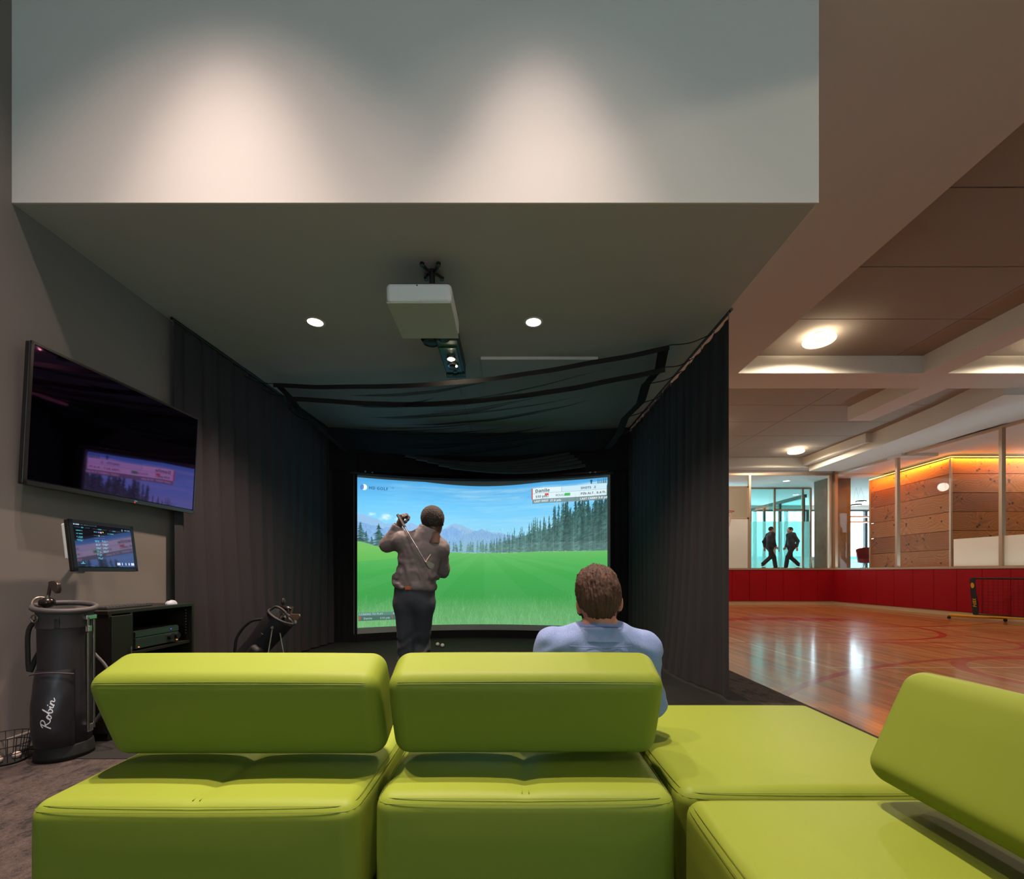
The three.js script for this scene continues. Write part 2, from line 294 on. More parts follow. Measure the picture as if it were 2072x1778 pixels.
// --- outside: neighbouring glass block and tiled roof, seen through the far windows
{
  const b = thing('office_building', 'teal glass office block seen through the far windows', 'building', [20, -0.6, -46]);
  part(b, 'wall', box(26, 7.0, 6, 4, -0.2, 0), std(0x2f8f9a, 0.4));
  for (let k = 0; k < 20; k++) for (let j = 0; j < 2; j++) part(b, 'window', box(1.05, 2.2, 0.08, -8.2 + 1.3 * k, 1.9 - 2.9 * j, 3.03), std(k % 3 ? 0x58c3d2 : 0x2a7d92, 0.15));
  part(b, 'roof', box(27, 0.5, 7, 4, 3.5, 0), std(0xe6ecec, 0.6));
  const r = thing('tiled_roof', 'pale red tiled roof below the office windows', 'roof', [18.5, 0.7, -33]);
  const rm = [std(0xb98474, 0.8), std(0xc79284, 0.8), std(0xa9766a, 0.8)];
  const tg = new THREE.CylinderGeometry(0.3, 0.33, 0.75, 8, 1, false, 0, Math.PI).rotateZ(Math.PI / 2).rotateY(Math.PI / 2).rotateX(0.35);
  for (let j = 0; j < 4; j++) for (let k = 0; k < 14; k++) part(r, 'roof_tile', tg, rm[(k * 7 + j * 3) % 3], [-3.6 + k * 0.58, 0.3 + j * 0.2 , -j * 0.6]);
  part(r, 'roof_deck', box(9, 0.08, 2.8, 0.1, 0.42, -0.9).rotateX(0), rm[2]);
}

// ================================================================ lamps
function spot(name, color, cd, pos, to, ang, pen, radius = 3) {
  const s = new THREE.SpotLight(color, cd, 0, ang, pen, 2); s.name = name; s.position.set(...pos); s.target.position.set(...to); s.castShadow = true; s.shadow.radius = radius; scene.add(s, s.target); return s;
}
function point(name, color, cd, pos, radius = 3) { const p = new THREE.PointLight(color, cd, 0, 2); p.name = name; p.position.set(...pos); p.castShadow = true; p.shadow.radius = radius; scene.add(p); return p; }
const G_DOWN = 'recessed downlights', dl = {};
function downlight(x, y, z, r, label, group, k = 6, color = PALE) {
  const t = thing('ceiling_downlight', label, 'downlight', [x, y, z], 0, group);
  part(t, 'trim_ring', lathe([[r, -0.004], [r * 1.28, -0.004], [r * 1.3, 0.003], [r, 0.003], [r, -0.004]]), plasticWhite);
  part(t, 'lens', new THREE.CircleGeometry(r, 28).rotateX(Math.PI / 2).translate(0, -0.002, 0), glow(color, k)); return t;
}
// two in the bay ceiling
[[-1.83, -4.25, 'lit round downlight in the golf bay ceiling, left of the projector'], [0.21, -4.25, 'lit round downlight in the golf bay ceiling, right of the projector']].forEach(([x, z, l]) => {
  downlight(x, HS, z, 0.07, l, null, 9); spot('bay_downlight', PALE, L.baySpot, [x, HS - 0.02, z], [x, 0, z], 1.05, 1, 4);
});
// three in the hall ceiling just before the fascia, above the frame
for (const x of [-1.8, 0.18]) {
  downlight(x, 6.4, -2.08, 0.07, x < 0 ? 'recessed downlight close before the white fascia, above its left pool of light' : 'recessed downlight close before the white fascia, above its right pool of light', null, 6);
  spot('fascia_beam', 0xffe6dd, L.fasciaBeam, [x, 6.37, -2.08], [x, 0, -2.08], 0.405, 0.75, 2.5);
}
for (const [x, z, cd, l] of [[-1.8, -1.45, L.sofaCore, 'recessed downlight in the high ceiling above the left sofa'], [0.18, -1.45, L.sofaCore, 'recessed downlight in the high ceiling above the middle sofa'], [-1.8, 0.6, L.backRow, 'recessed downlight in the high ceiling behind the left sofa'], [0.18, 0.6, L.backRow, 'recessed downlight in the high ceiling behind the middle sofa']]) {
  downlight(x, 6.4, z, 0.07, l, null, 6); spot('hall_downlight', 0xffdfc4, cd, [x, 6.37, z], [x, 0, z], 0.36, 0.7, 2.5); spot('hall_spill', 0xffe0d6, cd * (x < 0 ? 0.75 : 0.3), [x, 6.37, z], [x, 0, z], 0.72, 0.5, 2.5);
}
// ring lamps of the court
const ringGlow = glow(0xffdca8, 4);
function ringLamp(x, z, label, cd = L.gymDown, ang = 1.455, pen = 0.10, rad = 5) {
  const t = thing('ceiling_ring_lamp', label, 'ceiling lamp', [x, 0, z]);
  part(t, 'diffuser', new THREE.TorusGeometry(0.178, 0.066, 14, 40).rotateX(Math.PI / 2).scale(1, 0.75, 1).translate(0, 5.02, 0), ringGlow);
  part(t, 'ceiling_plate', cyl(0.11, 0.11, 0.03, 0, 5.095, 0), plasticWhite);
  spot('ring_lamp_down', WARM, cd, [x, 5.045, z], [x, 0, z], ang, pen, rad); spot('ring_lamp_up', WARM, L.gymUp, [x, 4.985, z], [x, 9, z], 1.435, 0.05, 4);
}
ringLamp(5.15, -7.6, 'glowing ring lamp on the court ceiling nearest the black curtain, before the first beam');
ringLamp(9.15, -14.6, 'smaller glowing ring lamp far back on the court ceiling near the glass corner');
ringLamp(9.2, -7.55, 'ring lamp in the right ceiling bay, lighting the beam at the frame edge');
ringLamp(5.22, 1.0, 'ring lamp on the court ceiling beside the sofas, outside the frame', L.gymNear, 1.545, 0.03, 2); ringLamp(5.15, -12.4, 'ring lamp far back on the court ceiling behind the black curtain');
// offices: small downlights and the warm strip over the timber
[[10.6, -17.5, 'far office downlight left of the thin glass joint'], [10.1, -19.8, 'far office downlight behind the left pane of the glazed partition'], [12.9, -20.6, 'far office downlight beside the concrete column'], [15.6, -14.2, 'office downlight on the ceiling above the timber wall'], [13.2, -18.2, 'office downlight behind the right glass wall next to the column']].forEach(([x, z, l]) => downlight(x, OC, z, 0.11, l, null, 7, 0xfff2e0));
for (const [x, z] of [[6.4, -16.9], [15.8, -12.6], [16.6, -19.4], [18.5, -20.5]]) point('office_fill', 0xffeedd, L.office, [x, OC - 0.25, z], 8);
{
  const s = thing('light_strip', 'warm light strip along the top of the knotty timber wall', 'light strip'), g = glow(0xffb648, 6);
  part(s, 'diffuser', rod([13.2, 4.55, -16.75], [12.95, 4.55, -13.42], 0.012), g); part(s, 'diffuser', rod([12.95, 4.55, -13.40], [16.0, 4.55, -13.40], 0.012), g);
  for (const [x, y, z, tx, tz, len] of [[12.98, 4.53, -15.1, 13.12, -15.1, 3.3], [14.5, 4.53, -13.36, 14.5, -13.46, 2.9]]) { const r = new THREE.RectAreaLight(0xff9a2e, L.strip, len, 0.03); r.name = 'strip_light'; r.position.set(x, y, z); r.lookAt(tx, 4.0, tz); scene.add(r); }
}

// ================================================================ green sofas
function puffBox(w, h, d, r, top = 0, groove = 0, n = [56, 22, 56]) {   // upholstered block: rounded edges, a domed top with a stitched furrow across it
  const g0 = new THREE.BoxGeometry(2, 2, 2, ...n), P = g0.attributes.position, hw = [w / 2, h / 2, d / 2];
  const warp = (t, k) => { const e = r / hw[k] * 1.05; const a = Math.abs(t), s = Math.sign(t); return s * (a < 0.62 ? a / 0.62 * (1 - e) : 1 - e + (a - 0.62) / 0.38 * e); };
  const q = [0, 0, 0];
  for (let i = 0; i < P.count; i++) {
    const p = [P.getX(i), P.getY(i), P.getZ(i)].map((t, k) => warp(t, k) * hw[k]); let l = 0;
    for (let k = 0; k < 3; k++) { q[k] = clamp(p[k], -(hw[k] - r), hw[k] - r); l += (p[k] - q[k]) ** 2; }
    l = Math.sqrt(l); if (l > 1e-6) for (let k = 0; k < 3; k++) p[k] = q[k] + (p[k] - q[k]) / l * r;
    const fx = 1 - (p[0] / hw[0]) ** 4, fz = 1 - (p[2] / hw[2]) ** 4, fy = 1 - (p[1] / hw[1]) ** 4, up = clamp((p[1] - hw[1] * 0.3) / (hw[1] * 0.7), 0, 1);
    if (top) p[1] += up * top * fx * fz;
    if (groove) p[1] -= up * groove * Math.exp(-((p[0] / 0.028) ** 2)) * Math.max(0, fz) + up * groove * 0.5 * Math.exp(-((p[0] / 0.12) ** 2)) * Math.max(0, fz);
    const side = 0.006 * fy * (1 - up); p[2] += Math.sign(p[2]) * side * fx * (Math.abs(p[2]) > hw[2] * 0.9 ? 1 : 0); p[0] += Math.sign(p[0]) * side * fz * (Math.abs(p[0]) > hw[0] * 0.9 ? 1 : 0);
    P.setXYZ(i, ...p);
  }
  g0.deleteAttribute('normal'); g0.deleteAttribute('uv'); const g = mergeVertices(g0, 1e-5); g.computeVertexNormals(); const N = g.attributes.normal.clone();
  const uv = [], Q = g.attributes.position; for (let i = 0; i < Q.count; i++) { const a = [Math.abs(N.getX(i)), Math.abs(N.getY(i)), Math.abs(N.getZ(i))], m = a.indexOf(Math.max(...a)); uv.push(...(m === 0 ? [Q.getZ(i), Q.getY(i)] : m === 1 ? [Q.getX(i), Q.getZ(i)] : [Q.getX(i), Q.getY(i)])); }
  g.setAttribute('uv', new THREE.Float32BufferAttribute(uv, 2)); return g;
}
function seamLoop(w, d, y, r, off = 0.0009) {                 // stitched line round the top edge
  const p = [], a = w / 2 - r * 0.3, b = d / 2 - r * 0.3, c = r * 0.9;
  for (const [sx, sz, t0] of [[1, 1, 0], [-1, 1, 90], [-1, -1, 180], [1, -1, 270]]) for (let k = 0; k <= 4; k++) { const t = (t0 + k * 22.5) * Math.PI / 180; p.push([sx * (a - c) + c * Math.cos(t), y, sz * (b - c) + c * Math.sin(t)]); }
  return tube(p, off, 160, 5, true);
}
const SH = 0.43;
function seat(t, x0, x1, z0, z1, groove) {
  const w = x1 - x0, d = Math.abs(z1 - z0), r = 0.052;
  const q = part(t, 'seat', puffBox(w, SH - 0.045, d, r, 0.008, groove ? 0.014 : 0).translate(0, 0.0425 + SH / 2 - 0.02, 0), vinyl);
  part(q, 'seam', merge([seamLoop(w, d, SH - 0.0125, r), seamLoop(w + 0.02, d + 0.02, SH - 0.026, r)]), seamMat);
  if (groove) part(q, 'seam', merge([-0.011, 0.011].map(o => tube(Array.from({ length: 21 }, (_, k) => { const z = lerp(-0.94, 0.94, k / 20) * d / 2, fz = 1 - (z / (d / 2)) ** 4; return [o, SH - 0.0008 + 0.008 * fz - 0.019 * fz * 0.95, z]; }), 0.0012, 40, 5))), seamMat);
  for (const sx of [-1, 1]) for (const sz of [-1, 1]) part(t, 'foot', cyl(0.025, 0.022, 0.045, sx * (w / 2 - 0.1), 0.0225, sz * (d / 2 - 0.1)), black);
}
function backrest(t, len, pos, turn) {
  const tilt = new THREE.Matrix4().makeRotationX(0.415);       // its top leans out over the back of the seat
  const q = part(t, 'backrest', puffBox(len, 0.35, 0.21, 0.056, 0.006, 0).applyMatrix4(tilt), vinyl, pos, [0, turn, 0]);
  part(q, 'seam', merge([0.009, 0.018].map(o => tube([[-len / 2 + 0.035, 0.175 - 0.0162 + (0.009 - o) * 0.5, 0.105 - 0.0162 + (o - 0.009) * 0.5], [0, 0.175 - 0.0125 + (0.009 - o) * 0.5, 0.105 - 0.0162 + (o - 0.009) * 0.5], [len / 2 - 0.035, 0.175 - 0.0162 + (0.009 - o) * 0.5, 0.105 - 0.0162 + (o - 0.009) * 0.5]], 0.001, 40, 5))).applyMatrix4(tilt), seamMat);
}
function sofa(name, label, x0, x1, z0, z1, groove, back) {
  const X = (x0 + x1) / 2, Z = (z0 + z1) / 2, t = thing(name, label, 'sofa', [X, 0, Z]); seat(t, x0, x1, z0, z1, groove);
  if (back) backrest(t, back[0], [back[1] - X, back[2], back[3] - Z], back[4]);
}
sofa('sofa', 'green vinyl sofa on the left, its back to us, beside the upright golf bag', -1.495, -0.475, -1.39, -2.44, true, [1.0, -0.965, 0.652, -1.70, 0]);
sofa('sofa', 'green vinyl sofa in the middle with the seated man on it', -0.437, 0.531, -1.44, -2.44, true, [0.965, 0.052, 0.652, -1.71, 0]);
sofa('ottoman', 'flat square green vinyl seat without a backrest, right of the seated man', 0.552, 1.605, -1.475, -2.47, false);
sofa('sofa', 'green vinyl sofa in the lower right corner with its backrest turned sideways', 0.545, 1.62, -0.43, -1.452, false, [0.96, 1.235, 0.655, -0.93, Math.PI / 2]);

// ================================================================ golf bay
const screenMap = tex(2048, 1240, (c, w, h) => {
  seed = 4242;
  const px = u => u * w, py = v => v * h;
  const sky = c.createLinearGradient(0, 0, 0, py(0.45)); sky.addColorStop(0, '#4fa3dc'); sky.addColorStop(0.35, '#6cc3f3'); sky.addColorStop(0.8, '#93d9fa'); sky.addColorStop(1, '#a6dcf4'); c.fillStyle = sky; c.fillRect(0, 0, w, h);
  for (let k = 0; k < 420; k++) {                              // streaky cloud
    const t = rnd(), u = rr(0.08, 1.05), v = 0.02 + 0.30 * t * t + 0.02 * rnd(), a = 0.085 * (0.3 + u) * rr(0.4, 1); c.save(); c.translate(px(u), py(v)); c.rotate(-0.06 + 0.05 * rnd()); c.scale(rr(60, 190), rr(4, 15)); c.fillStyle = `rgba(225,240,240,${a})`; c.beginPath(); c.arc(0, 0, 1, 0, 7); c.fill(); c.restore();
  }
  for (const [u, v, s] of [[0.105, 0.255, 34], [0.095, 0.262, 26], [0.15, 0.265, 24], [0.05, 0.24, 22], [0.17, 0.268, 18]]) for (let k = 0; k < 14; k++) { c.fillStyle = 'rgba(222,244,255,0.16)'; c.beginPath(); c.ellipse(px(u) + rr(-s, s), py(v) + rr(-s, s) * 0.5, s * rr(0.4, 0.9), s * rr(0.25, 0.5), 0, 0, 7); c.fill(); }
  const ridge = (col, pts, amp, f) => { c.fillStyle = col; c.beginPath(); c.moveTo(0, py(0.5)); for (let i = 0; i <= 400; i++) { const u = i / 400; let k = 0; while (k + 2 < pts.length && pts[k + 1][0] < u) k++; const [a, b] = [pts[k], pts[k + 1]], t = clamp((u - a[0]) / (b[0] - a[0]), 0, 1); c.lineTo(px(u), py(lerp(a[1], b[1], t) + amp * noise(u * f, 3, f))); } c.lineTo(w, py(0.5)); c.fill(); };
  ridge('#93bde3', [[0, 0.245], [0.03, 0.25], [0.1, 0.30], [0.2, 0.29], [0.3, 0.33], [0.38, 0.27], [0.47, 0.33], [0.495, 0.32], [0.57, 0.34], [0.7, 0.42], [1, 0.44]], 0.018, 22);
  ridge('#82aede', [[0, 0.29], [0.08, 0.33], [0.18, 0.34], [0.3, 0.36], [0.36, 0.30], [0.42, 0.345], [0.49, 0.305], [0.53, 0.335], [0.6, 0.36], [0.8, 0.44], [1, 0.45]], 0.022, 34);
  for (let k = 0; k < 1500; k++) { const u = rnd() * 0.62, v = 0.30 + 0.14 * rnd(), l = rr(8, 34); c.strokeStyle = rnd() < 0.5 ? 'rgba(215,235,248,0.17)' : 'rgba(60,105,165,0.16)'; c.lineWidth = rr(1, 4); c.beginPath(); c.moveTo(px(u), py(v)); c.lineTo(px(u) + rr(-0.7, 0.9) * l, py(v) + l); c.stroke(); }
  const haze = c.createLinearGradient(0, py(0.36), 0, py(0.47)); haze.addColorStop(0, 'rgba(150,200,215,0)'); haze.addColorStop(1, 'rgba(140,190,195,0.55)'); c.fillStyle = haze; c.fillRect(0, py(0.36), w, py(0.11));
  const fir = (x, base, hh, col, a = 0.95, wd = 0.8) => {                 // one conifer
    c.fillStyle = col; c.globalAlpha = a; const n = Math.max(5, hh / 9 | 0);
    for (let k = 0; k < n; k++) { const t = k / n, y = base - hh * (1 - t), r = (0.03 + 0.17 * t) * hh * rr(0.65, 1.15) * wd + 1.5; c.beginPath(); c.moveTo(x, y - hh / n * 0.8); c.lineTo(x + r, y + hh / n * 1.3); c.lineTo(x + r * 0.2, y + hh / n * 0.8); c.lineTo(x - r * 0.2, y + hh / n * 0.8); c.lineTo(x - r * rr(0.8, 1.1), y + hh / n * 1.3); c.fill(); }
    c.fillRect(x - 1.2, base - hh * 1.03, 2.4, hh); c.globalAlpha = 1;
  };
  const tree = (x, base, hh, tone, a, wd) => {                    // a rough dark conifer built of many dabs
    const n = Math.max(10, hh / 5 | 0), tilt = rr(-0.02, 0.02) * hh;
    for (let k = 0; k < n; k++) { const t = (k + rnd()) / n, y = base - hh * (1 - t), r = (0.012 + 0.13 * Math.pow(t, 0.8)) * hh * wd * rr(0.4, 1.2), s = tone * rr(0.75, 1.3), hz = 0.55 * t; c.fillStyle = `rgba(${lerp(46, 108, hz * 0.6) * s | 0},${lerp(78, 140, hz * 0.6) * s | 0},${lerp(76, 132, hz * 0.6) * s | 0},${a * rr(0.5, 1)})`; c.beginPath(); const ox = x + tilt * (1 - t) + rr(-0.3, 0.3) * r, dh = rr(7, 17) * (0.5 + hh / 500); c.moveTo(ox, y - dh); c.lineTo(ox + r * rr(0.7, 1.1), y + dh * rr(0.2, 0.7)); c.lineTo(ox + r * 0.2, y + dh * 0.25); c.lineTo(ox - r * rr(0.7, 1.1), y + dh * rr(0.2, 0.7)); c.fill(); }
  };
  const green = k => `rgb(${50 + 34 * k | 0},${82 + 40 * k | 0},${82 + 40 * k | 0})`;
  const topAt = u => { const P = [[0.30, 0.415], [0.40, 0.39], [0.5, 0.385], [0.56, 0.355], [0.62, 0.32], [0.66, 0.29], [0.72, 0.25], [0.78, 0.21], [0.83, 0.15], [0.88, 0.10], [0.93, 0.08], [1.0, 0.06]]; let k = 0; while (k + 2 < P.length && P[k + 1][0] < u) k++; const [a, b] = [P[k], P[k + 1]]; return lerp(a[1], b[1], clamp((u - a[0]) / (b[0] - a[0]), 0, 1)); };
  const bush = c.createLinearGradient(px(0.5), 0, w, 0); bush.addColorStop(0, 'rgba(86,120,116,0)'); bush.addColorStop(0.25, 'rgba(72,104,102,0.75)'); bush.addColorStop(1, 'rgba(66,92,88,1)'); c.fillStyle = bush; c.beginPath(); c.moveTo(px(0.5), py(0.485)); for (let k = 0; k <= 60; k++) { const u = lerp(0.5, 1.0, k / 60); c.lineTo(px(u), py(lerp(topAt(u), 0.485, 0.42))); } c.lineTo(w, py(0.5)); c.fill();
  for (let k = 0; k < 60; k++) { const u = rr(0.27, 0.62); tree(px(u), py(0.476), py(0.476 - topAt(u)) * rr(0.4, 1.0), rr(1.05, 1.45), 0.75, 1.5); }
  for (let k = 0; k < 150; k++) { const u = 0.5 + 0.51 * Math.pow(k / 150, 0.85) + rr(-0.012, 0.012), big = k % 4 === 0; tree(px(u), py(0.486), py(0.486 - topAt(u)) * (big ? rr(0.85, 1.06) : rr(0.4, 0.85)), rr(0.85, 1.35) * (1.25 - u * 0.4), 0.8, big ? 0.75 : 0.95); }
  { const m = c.createLinearGradient(0, py(0.12), 0, py(0.49)); m.addColorStop(0, 'rgba(150,185,180,0)'); m.addColorStop(1, 'rgba(140,176,168,0.22)'); c.fillStyle = m; c.fillRect(px(0.4), py(0.12), w, py(0.37)); }
  for (let k = 0; k < 46; k++) { const u = rr(0.6, 1), t = topAt(u); c.strokeStyle = `rgba(185,205,200,${rr(0.06, 0.3)})`; c.lineWidth = rr(1.2, 2.6); c.beginPath(); const y0 = lerp(t, 0.48, rr(0.25, 0.6)); c.moveTo(px(u), py(y0)); c.lineTo(px(u) + rr(-4, 4), py(0.482)); c.stroke(); }
  for (const [u, hh, k] of [[0.012, 0.16, 0.7], [0.03, 0.10, 0.8], [0.075, 0.155, 0.55], [0.085, 0.09, 0.9], [0.11, 0.07, 1], [0.05, 0.07, 0.9], [0.16, 0.06, 1]]) tree(px(u), py(0.46), py(hh), 0.8 + k * 0.4, 0.9, 2.6);
  // grass, hill on the left, mown stripes, rough in front
  const gr = c.createLinearGradient(0, py(0.46), 0, h); gr.addColorStop(0, '#6fb964'); gr.addColorStop(0.12, '#55b253'); gr.addColorStop(0.35, '#3aa043'); gr.addColorStop(0.62, '#35963f'); gr.addColorStop(0.8, '#55a055'); gr.addColorStop(1, '#62a861'); c.fillStyle = gr;
  c.beginPath(); c.moveTo(0, h); for (let i = 0; i <= 100; i++) { const u = i / 100; c.lineTo(px(u), py(0.482 - 0.055 * Math.exp(-((u / 0.07) ** 2)) - 0.022 * Math.exp(-(((u - 0.15) / 0.06) ** 2)) + 0.006 * (u - 0.4))); } c.lineTo(w, h); c.fill();
  c.fillStyle = 'rgba(120,190,70,0.35)'; c.beginPath(); c.moveTo(0, py(0.43)); c.quadraticCurveTo(px(0.1), py(0.47), px(0.3), py(0.5)); c.lineTo(0, py(0.56)); c.fill();
  c.fillStyle = 'rgba(205,225,215,0.6)'; for (let k = 0; k < 22; k++) c.fillRect(px(rr(0.4, 0.95)), py(0.483) + rr(-2, 3), rr(6, 40), 3);
  for (let k = 0; k < 11; k++) { const u = 0.5 + (k - 5) * 0.012, b = 0.5 + (k - 5) * 0.30; c.fillStyle = k % 2 ? 'rgba(160,220,160,0.045)' : 'rgba(20,110,40,0.03)'; c.beginPath(); c.moveTo(px(u), py(0.487)); c.lineTo(px(u + 0.012), py(0.487)); c.lineTo(px(b + 0.3), h); c.lineTo(px(b), h); c.fill(); }
  for (let k = 0; k < 9000; k++) { const v = 0.5 + 0.5 * rnd(), u = rnd(), l = 3 + 16 * (v - 0.5); c.strokeStyle = rnd() < 0.5 ? 'rgba(160,220,140,0.10)' : 'rgba(15,80,30,0.10)'; c.lineWidth = 1.3; c.beginPath(); c.moveTo(px(u), py(v)); c.lineTo(px(u) + rr(-6, 6), py(v) - l); c.stroke(); }
  for (let k = 0; k < 5200; k++) { const u = rnd(), q = 0.80 + 0.05 * noise(u * 9, 2, 4), v = q + (1.02 - q) * Math.sqrt(rnd()), l = rr(20, 90) * (0.4 + rnd() * 0.8); c.strokeStyle = rnd() < 0.55 ? `rgba(170,215,170,${rr(0.08, 0.3)})` : `rgba(50,110,60,${rr(0.06, 0.22)})`; c.lineWidth = rr(1, 2.2); c.beginPath(); c.moveTo(px(u), py(v)); c.quadraticCurveTo(px(u) + rr(-8, 8), py(v) - l * 0.6, px(u) + rr(-26, 26), py(v) - l); c.stroke(); }
  c.fillStyle = 'rgba(150,180,170,0.11)'; c.fillRect(0, py(0.42), w, h);
  // lettering of the game
  c.fillStyle = 'rgba(245,250,255,0.9)'; c.beginPath(); c.ellipse(px(0.024), py(0.062), 21, 25, 0, 0, 7); c.fill(); c.fillStyle = 'rgba(70,110,190,0.8)'; c.beginPath(); c.ellipse(px(0.017), py(0.062), 13, 22, 0.2, 0, 7); c.fill(); c.fillStyle = 'rgba(235,245,255,0.95)'; c.fillRect(px(0.0225), py(0.044), 7, 44);
  c.fillStyle = 'rgba(50,84,130,0.85)'; c.font = 'bold 34px sans-serif'; c.fillText('HD GOLF', px(0.04), py(0.073)); c.font = '14px sans-serif'; c.fillText('TM', px(0.122), py(0.058));
  const X0 = 0.705; c.fillStyle = 'rgba(222,238,240,0.93)'; c.fillRect(px(X0), py(0.038), px(0.293), py(0.078)); c.fillStyle = 'rgba(190,220,238,0.7)'; c.fillRect(px(X0 + 0.12), py(0.038), px(0.173), py(0.036));
  c.fillStyle = 'rgba(120,140,142,0.92)'; c.fillRect(px(X0), py(0.116), px(0.293), py(0.03)); c.fillStyle = '#c8574d'; c.fillRect(px(X0 - 0.003), py(0.038), 10, py(0.078));
  c.fillStyle = 'rgba(60,80,90,0.6)'; c.fillRect(px(X0), py(0.075), px(0.293), 2); c.fillRect(px(X0 + 0.12), py(0.04), 2, py(0.034));
  c.fillStyle = '#3a4a4e'; c.font = 'bold 40px sans-serif'; c.fillText('Danile', px(X0 + 0.012), py(0.07)); c.font = 'bold 28px sans-serif'; c.fillText('510 yds.', px(X0 + 0.014), py(0.107)); c.font = '26px sans-serif'; c.fillText('ROUGH', px(X0 + 0.096), py(0.104));
  c.fillStyle = '#4bb463'; c.fillRect(px(X0 + 0.133), py(0.085), 44, 24); c.fillStyle = '#cf5a52'; c.fillRect(px(X0 + 0.052), py(0.08), 32, 18); c.fillRect(px(X0 + 0.0665), py(0.08), 3, 34);
  c.fillStyle = '#4a585c'; c.font = 'bold 27px sans-serif'; c.fillText('SHOTS   2', px(X0 + 0.195), py(0.065)); c.fillText('PIN ALT.  8.4 ft.', px(X0 + 0.195), py(0.104));
  c.fillStyle = '#e4edee'; c.font = 'bold 24px sans-serif'; c.fillText('LAST SHOT  27.8 yds', px(X0 + 0.008), py(0.138)); c.fillText('LAST CARRY 9.8 yds', px(X0 + 0.193), py(0.138));
  c.fillStyle = 'rgba(45,70,72,0.9)'; c.beginPath(); c.arc(px(0.941), py(0.014), 9, 0, 7); c.fill(); c.fillRect(px(0.9385), py(0.018), 10, 20); for (let k = 0; k < 5; k++) fir(px(0.966 + 0.007 * k), py(0.036), rr(26, 40), '#37534f');
  c.fillStyle = 'rgba(66,98,92,0.85)'; c.fillRect(px(0.004), py(0.90), px(0.142), py(0.055)); c.fillStyle = 'rgba(100,140,135,0.7)'; c.fillRect(px(0.004), py(0.90), px(0.142), py(0.022)); c.fillStyle = '#b4c8cc'; c.font = '22px sans-serif'; c.fillText('COMING TO PLAY', px(0.006), py(0.918)); c.fillText('#1', px(0.128), py(0.917)); c.fillText('▸ Danile', px(0.014), py(0.947)); c.fillText('510 yds', px(0.08), py(0.947)); c.fillStyle = '#b55348'; c.fillRect(px(0.005), py(0.926), 14, 28); c.fillRect(px(0.121), py(0.928), 10, 8); c.fillRect(px(0.125), py(0.928), 3, 26);
});
{ // curved impact screen
  const t = thing('projection_screen', 'large curved golf simulator screen showing a fairway, firs and mountains', 'screen');
  const X0 = -2.56, X1 = 1.617, xc = (X0 + X1) / 2, hw = (X1 - X0) / 2, zAt = x => -(7.4 + 0.55 * (1 - ((x - xc) / hw) ** 2));
  const sheet = (a, b, y0, y1, dz) => grid(60, 8, (u, v) => { const x = lerp(a, b, u); return [x, typeof y0 === 'function' ? lerp(y0(u), y1(u), v) : lerp(y0, y1, v), zAt(x) + dz]; });
  part(t, 'fabric', sheet(X0, X1, u => 0.137 - 0.012 * Math.exp(-((u / 0.06) ** 2)), () => 2.735, -0.004), std(0x8f9490, 0.9, { side: THREE.DoubleSide }));
  part(t, 'projected_picture', sheet(X0 + 0.05, X1 - 0.045, () => 0.235, u => 2.695 - 0.05 * Math.sin(Math.PI * clamp((u - 0.25) / 0.5, 0, 1)), 0.004), new THREE.MeshStandardMaterial({ color: 0x3a3c3c, roughness: 0.9, emissive: 0xffffff, emissiveMap: screenMap, emissiveIntensity: 1.12, map: screenMap }));
  part(t, 'skirt', sheet(X0, X1, 0.0, 0.137, 0.012), clothDeep);
  part(t, 'top_tube', tube(Array.from({ length: 13 }, (_, k) => { const x = lerp(X0 - 0.05, X1 + 0.05, k / 12); return [x, 2.76, zAt(x) + 0.02]; }), 0.025, 60), black);
  for (const x of [-2.38, -2.28, 1.30, 1.38]) part(t, 'bungee_ball', new THREE.SphereGeometry(0.018, 12, 8).translate(x, 2.79, zAt(x) + 0.07), std(0x8d877c, 0.5));
  const g = new THREE.RectAreaLight(0xb8d4d8, 0.04, 3.9, 2.3); g.name = 'screen_glow'; g.position.set(xc, 1.45, -7.3); g.lookAt(xc, 1.45, 0); scene.add(g);
}
// --- drapes
function drape(label, path, top, bottom, amp, folds, o = {}) {   // path(u) -> [x, z], pleated along it
  const t = thing('curtain', label, 'curtain', [0, 0, 0], 0, o.group), f = o.phase ?? 0;
  const g = grid(o.nu ?? folds * 10, 26, (u, v) => {
    const [x, z] = path(u), [x2, z2] = path(Math.min(1, u + 0.01)), [x1, z1] = path(Math.max(0, u - 0.01)), l = Math.hypot(x2 - x1, z2 - z1) || 1, nx = -(z2 - z1) / l, nz = (x2 - x1) / l;
    const y0 = typeof bottom === 'function' ? bottom(u) : bottom, y1 = typeof top === 'function' ? top(u) : top;
    const ph = u * folds * 6.283 + f + 1.6 * noise(u * 7, 0, f) + 0.5 * noise(u * 4, v * 2, 3), s = Math.sin(ph) * 0.75 + 0.25 * Math.sin(ph * 2.1 + 1);
    const a = amp * (0.55 + 0.75 * (1 - v)) * (0.7 + 0.6 * noise(u * 5, v, 7)), ex = o.flare ? o.flare(u, v) : [0, 0];
    return [x + nx * a * s + ex[0], lerp(y0, y1, v), z + nz * a * s + ex[1]];
  }, [4, 3]);
  part(t, 'fabric', g, o.mat ?? cloth);
  if (o.rail) { part(t, 'rail', rod(...o.rail, 0.014), black); for (let k = 0; k <= 12; k++) { const u = k / 12, [x, z] = path(u); part(t, 'hook', rod([x, top - 0.02, z], [x, o.rail[0][1], z], 0.004), steel); } }
  return t;
}
const lx = d => lerp(-3.10, -2.93, (d - 4.15) / 3.2);
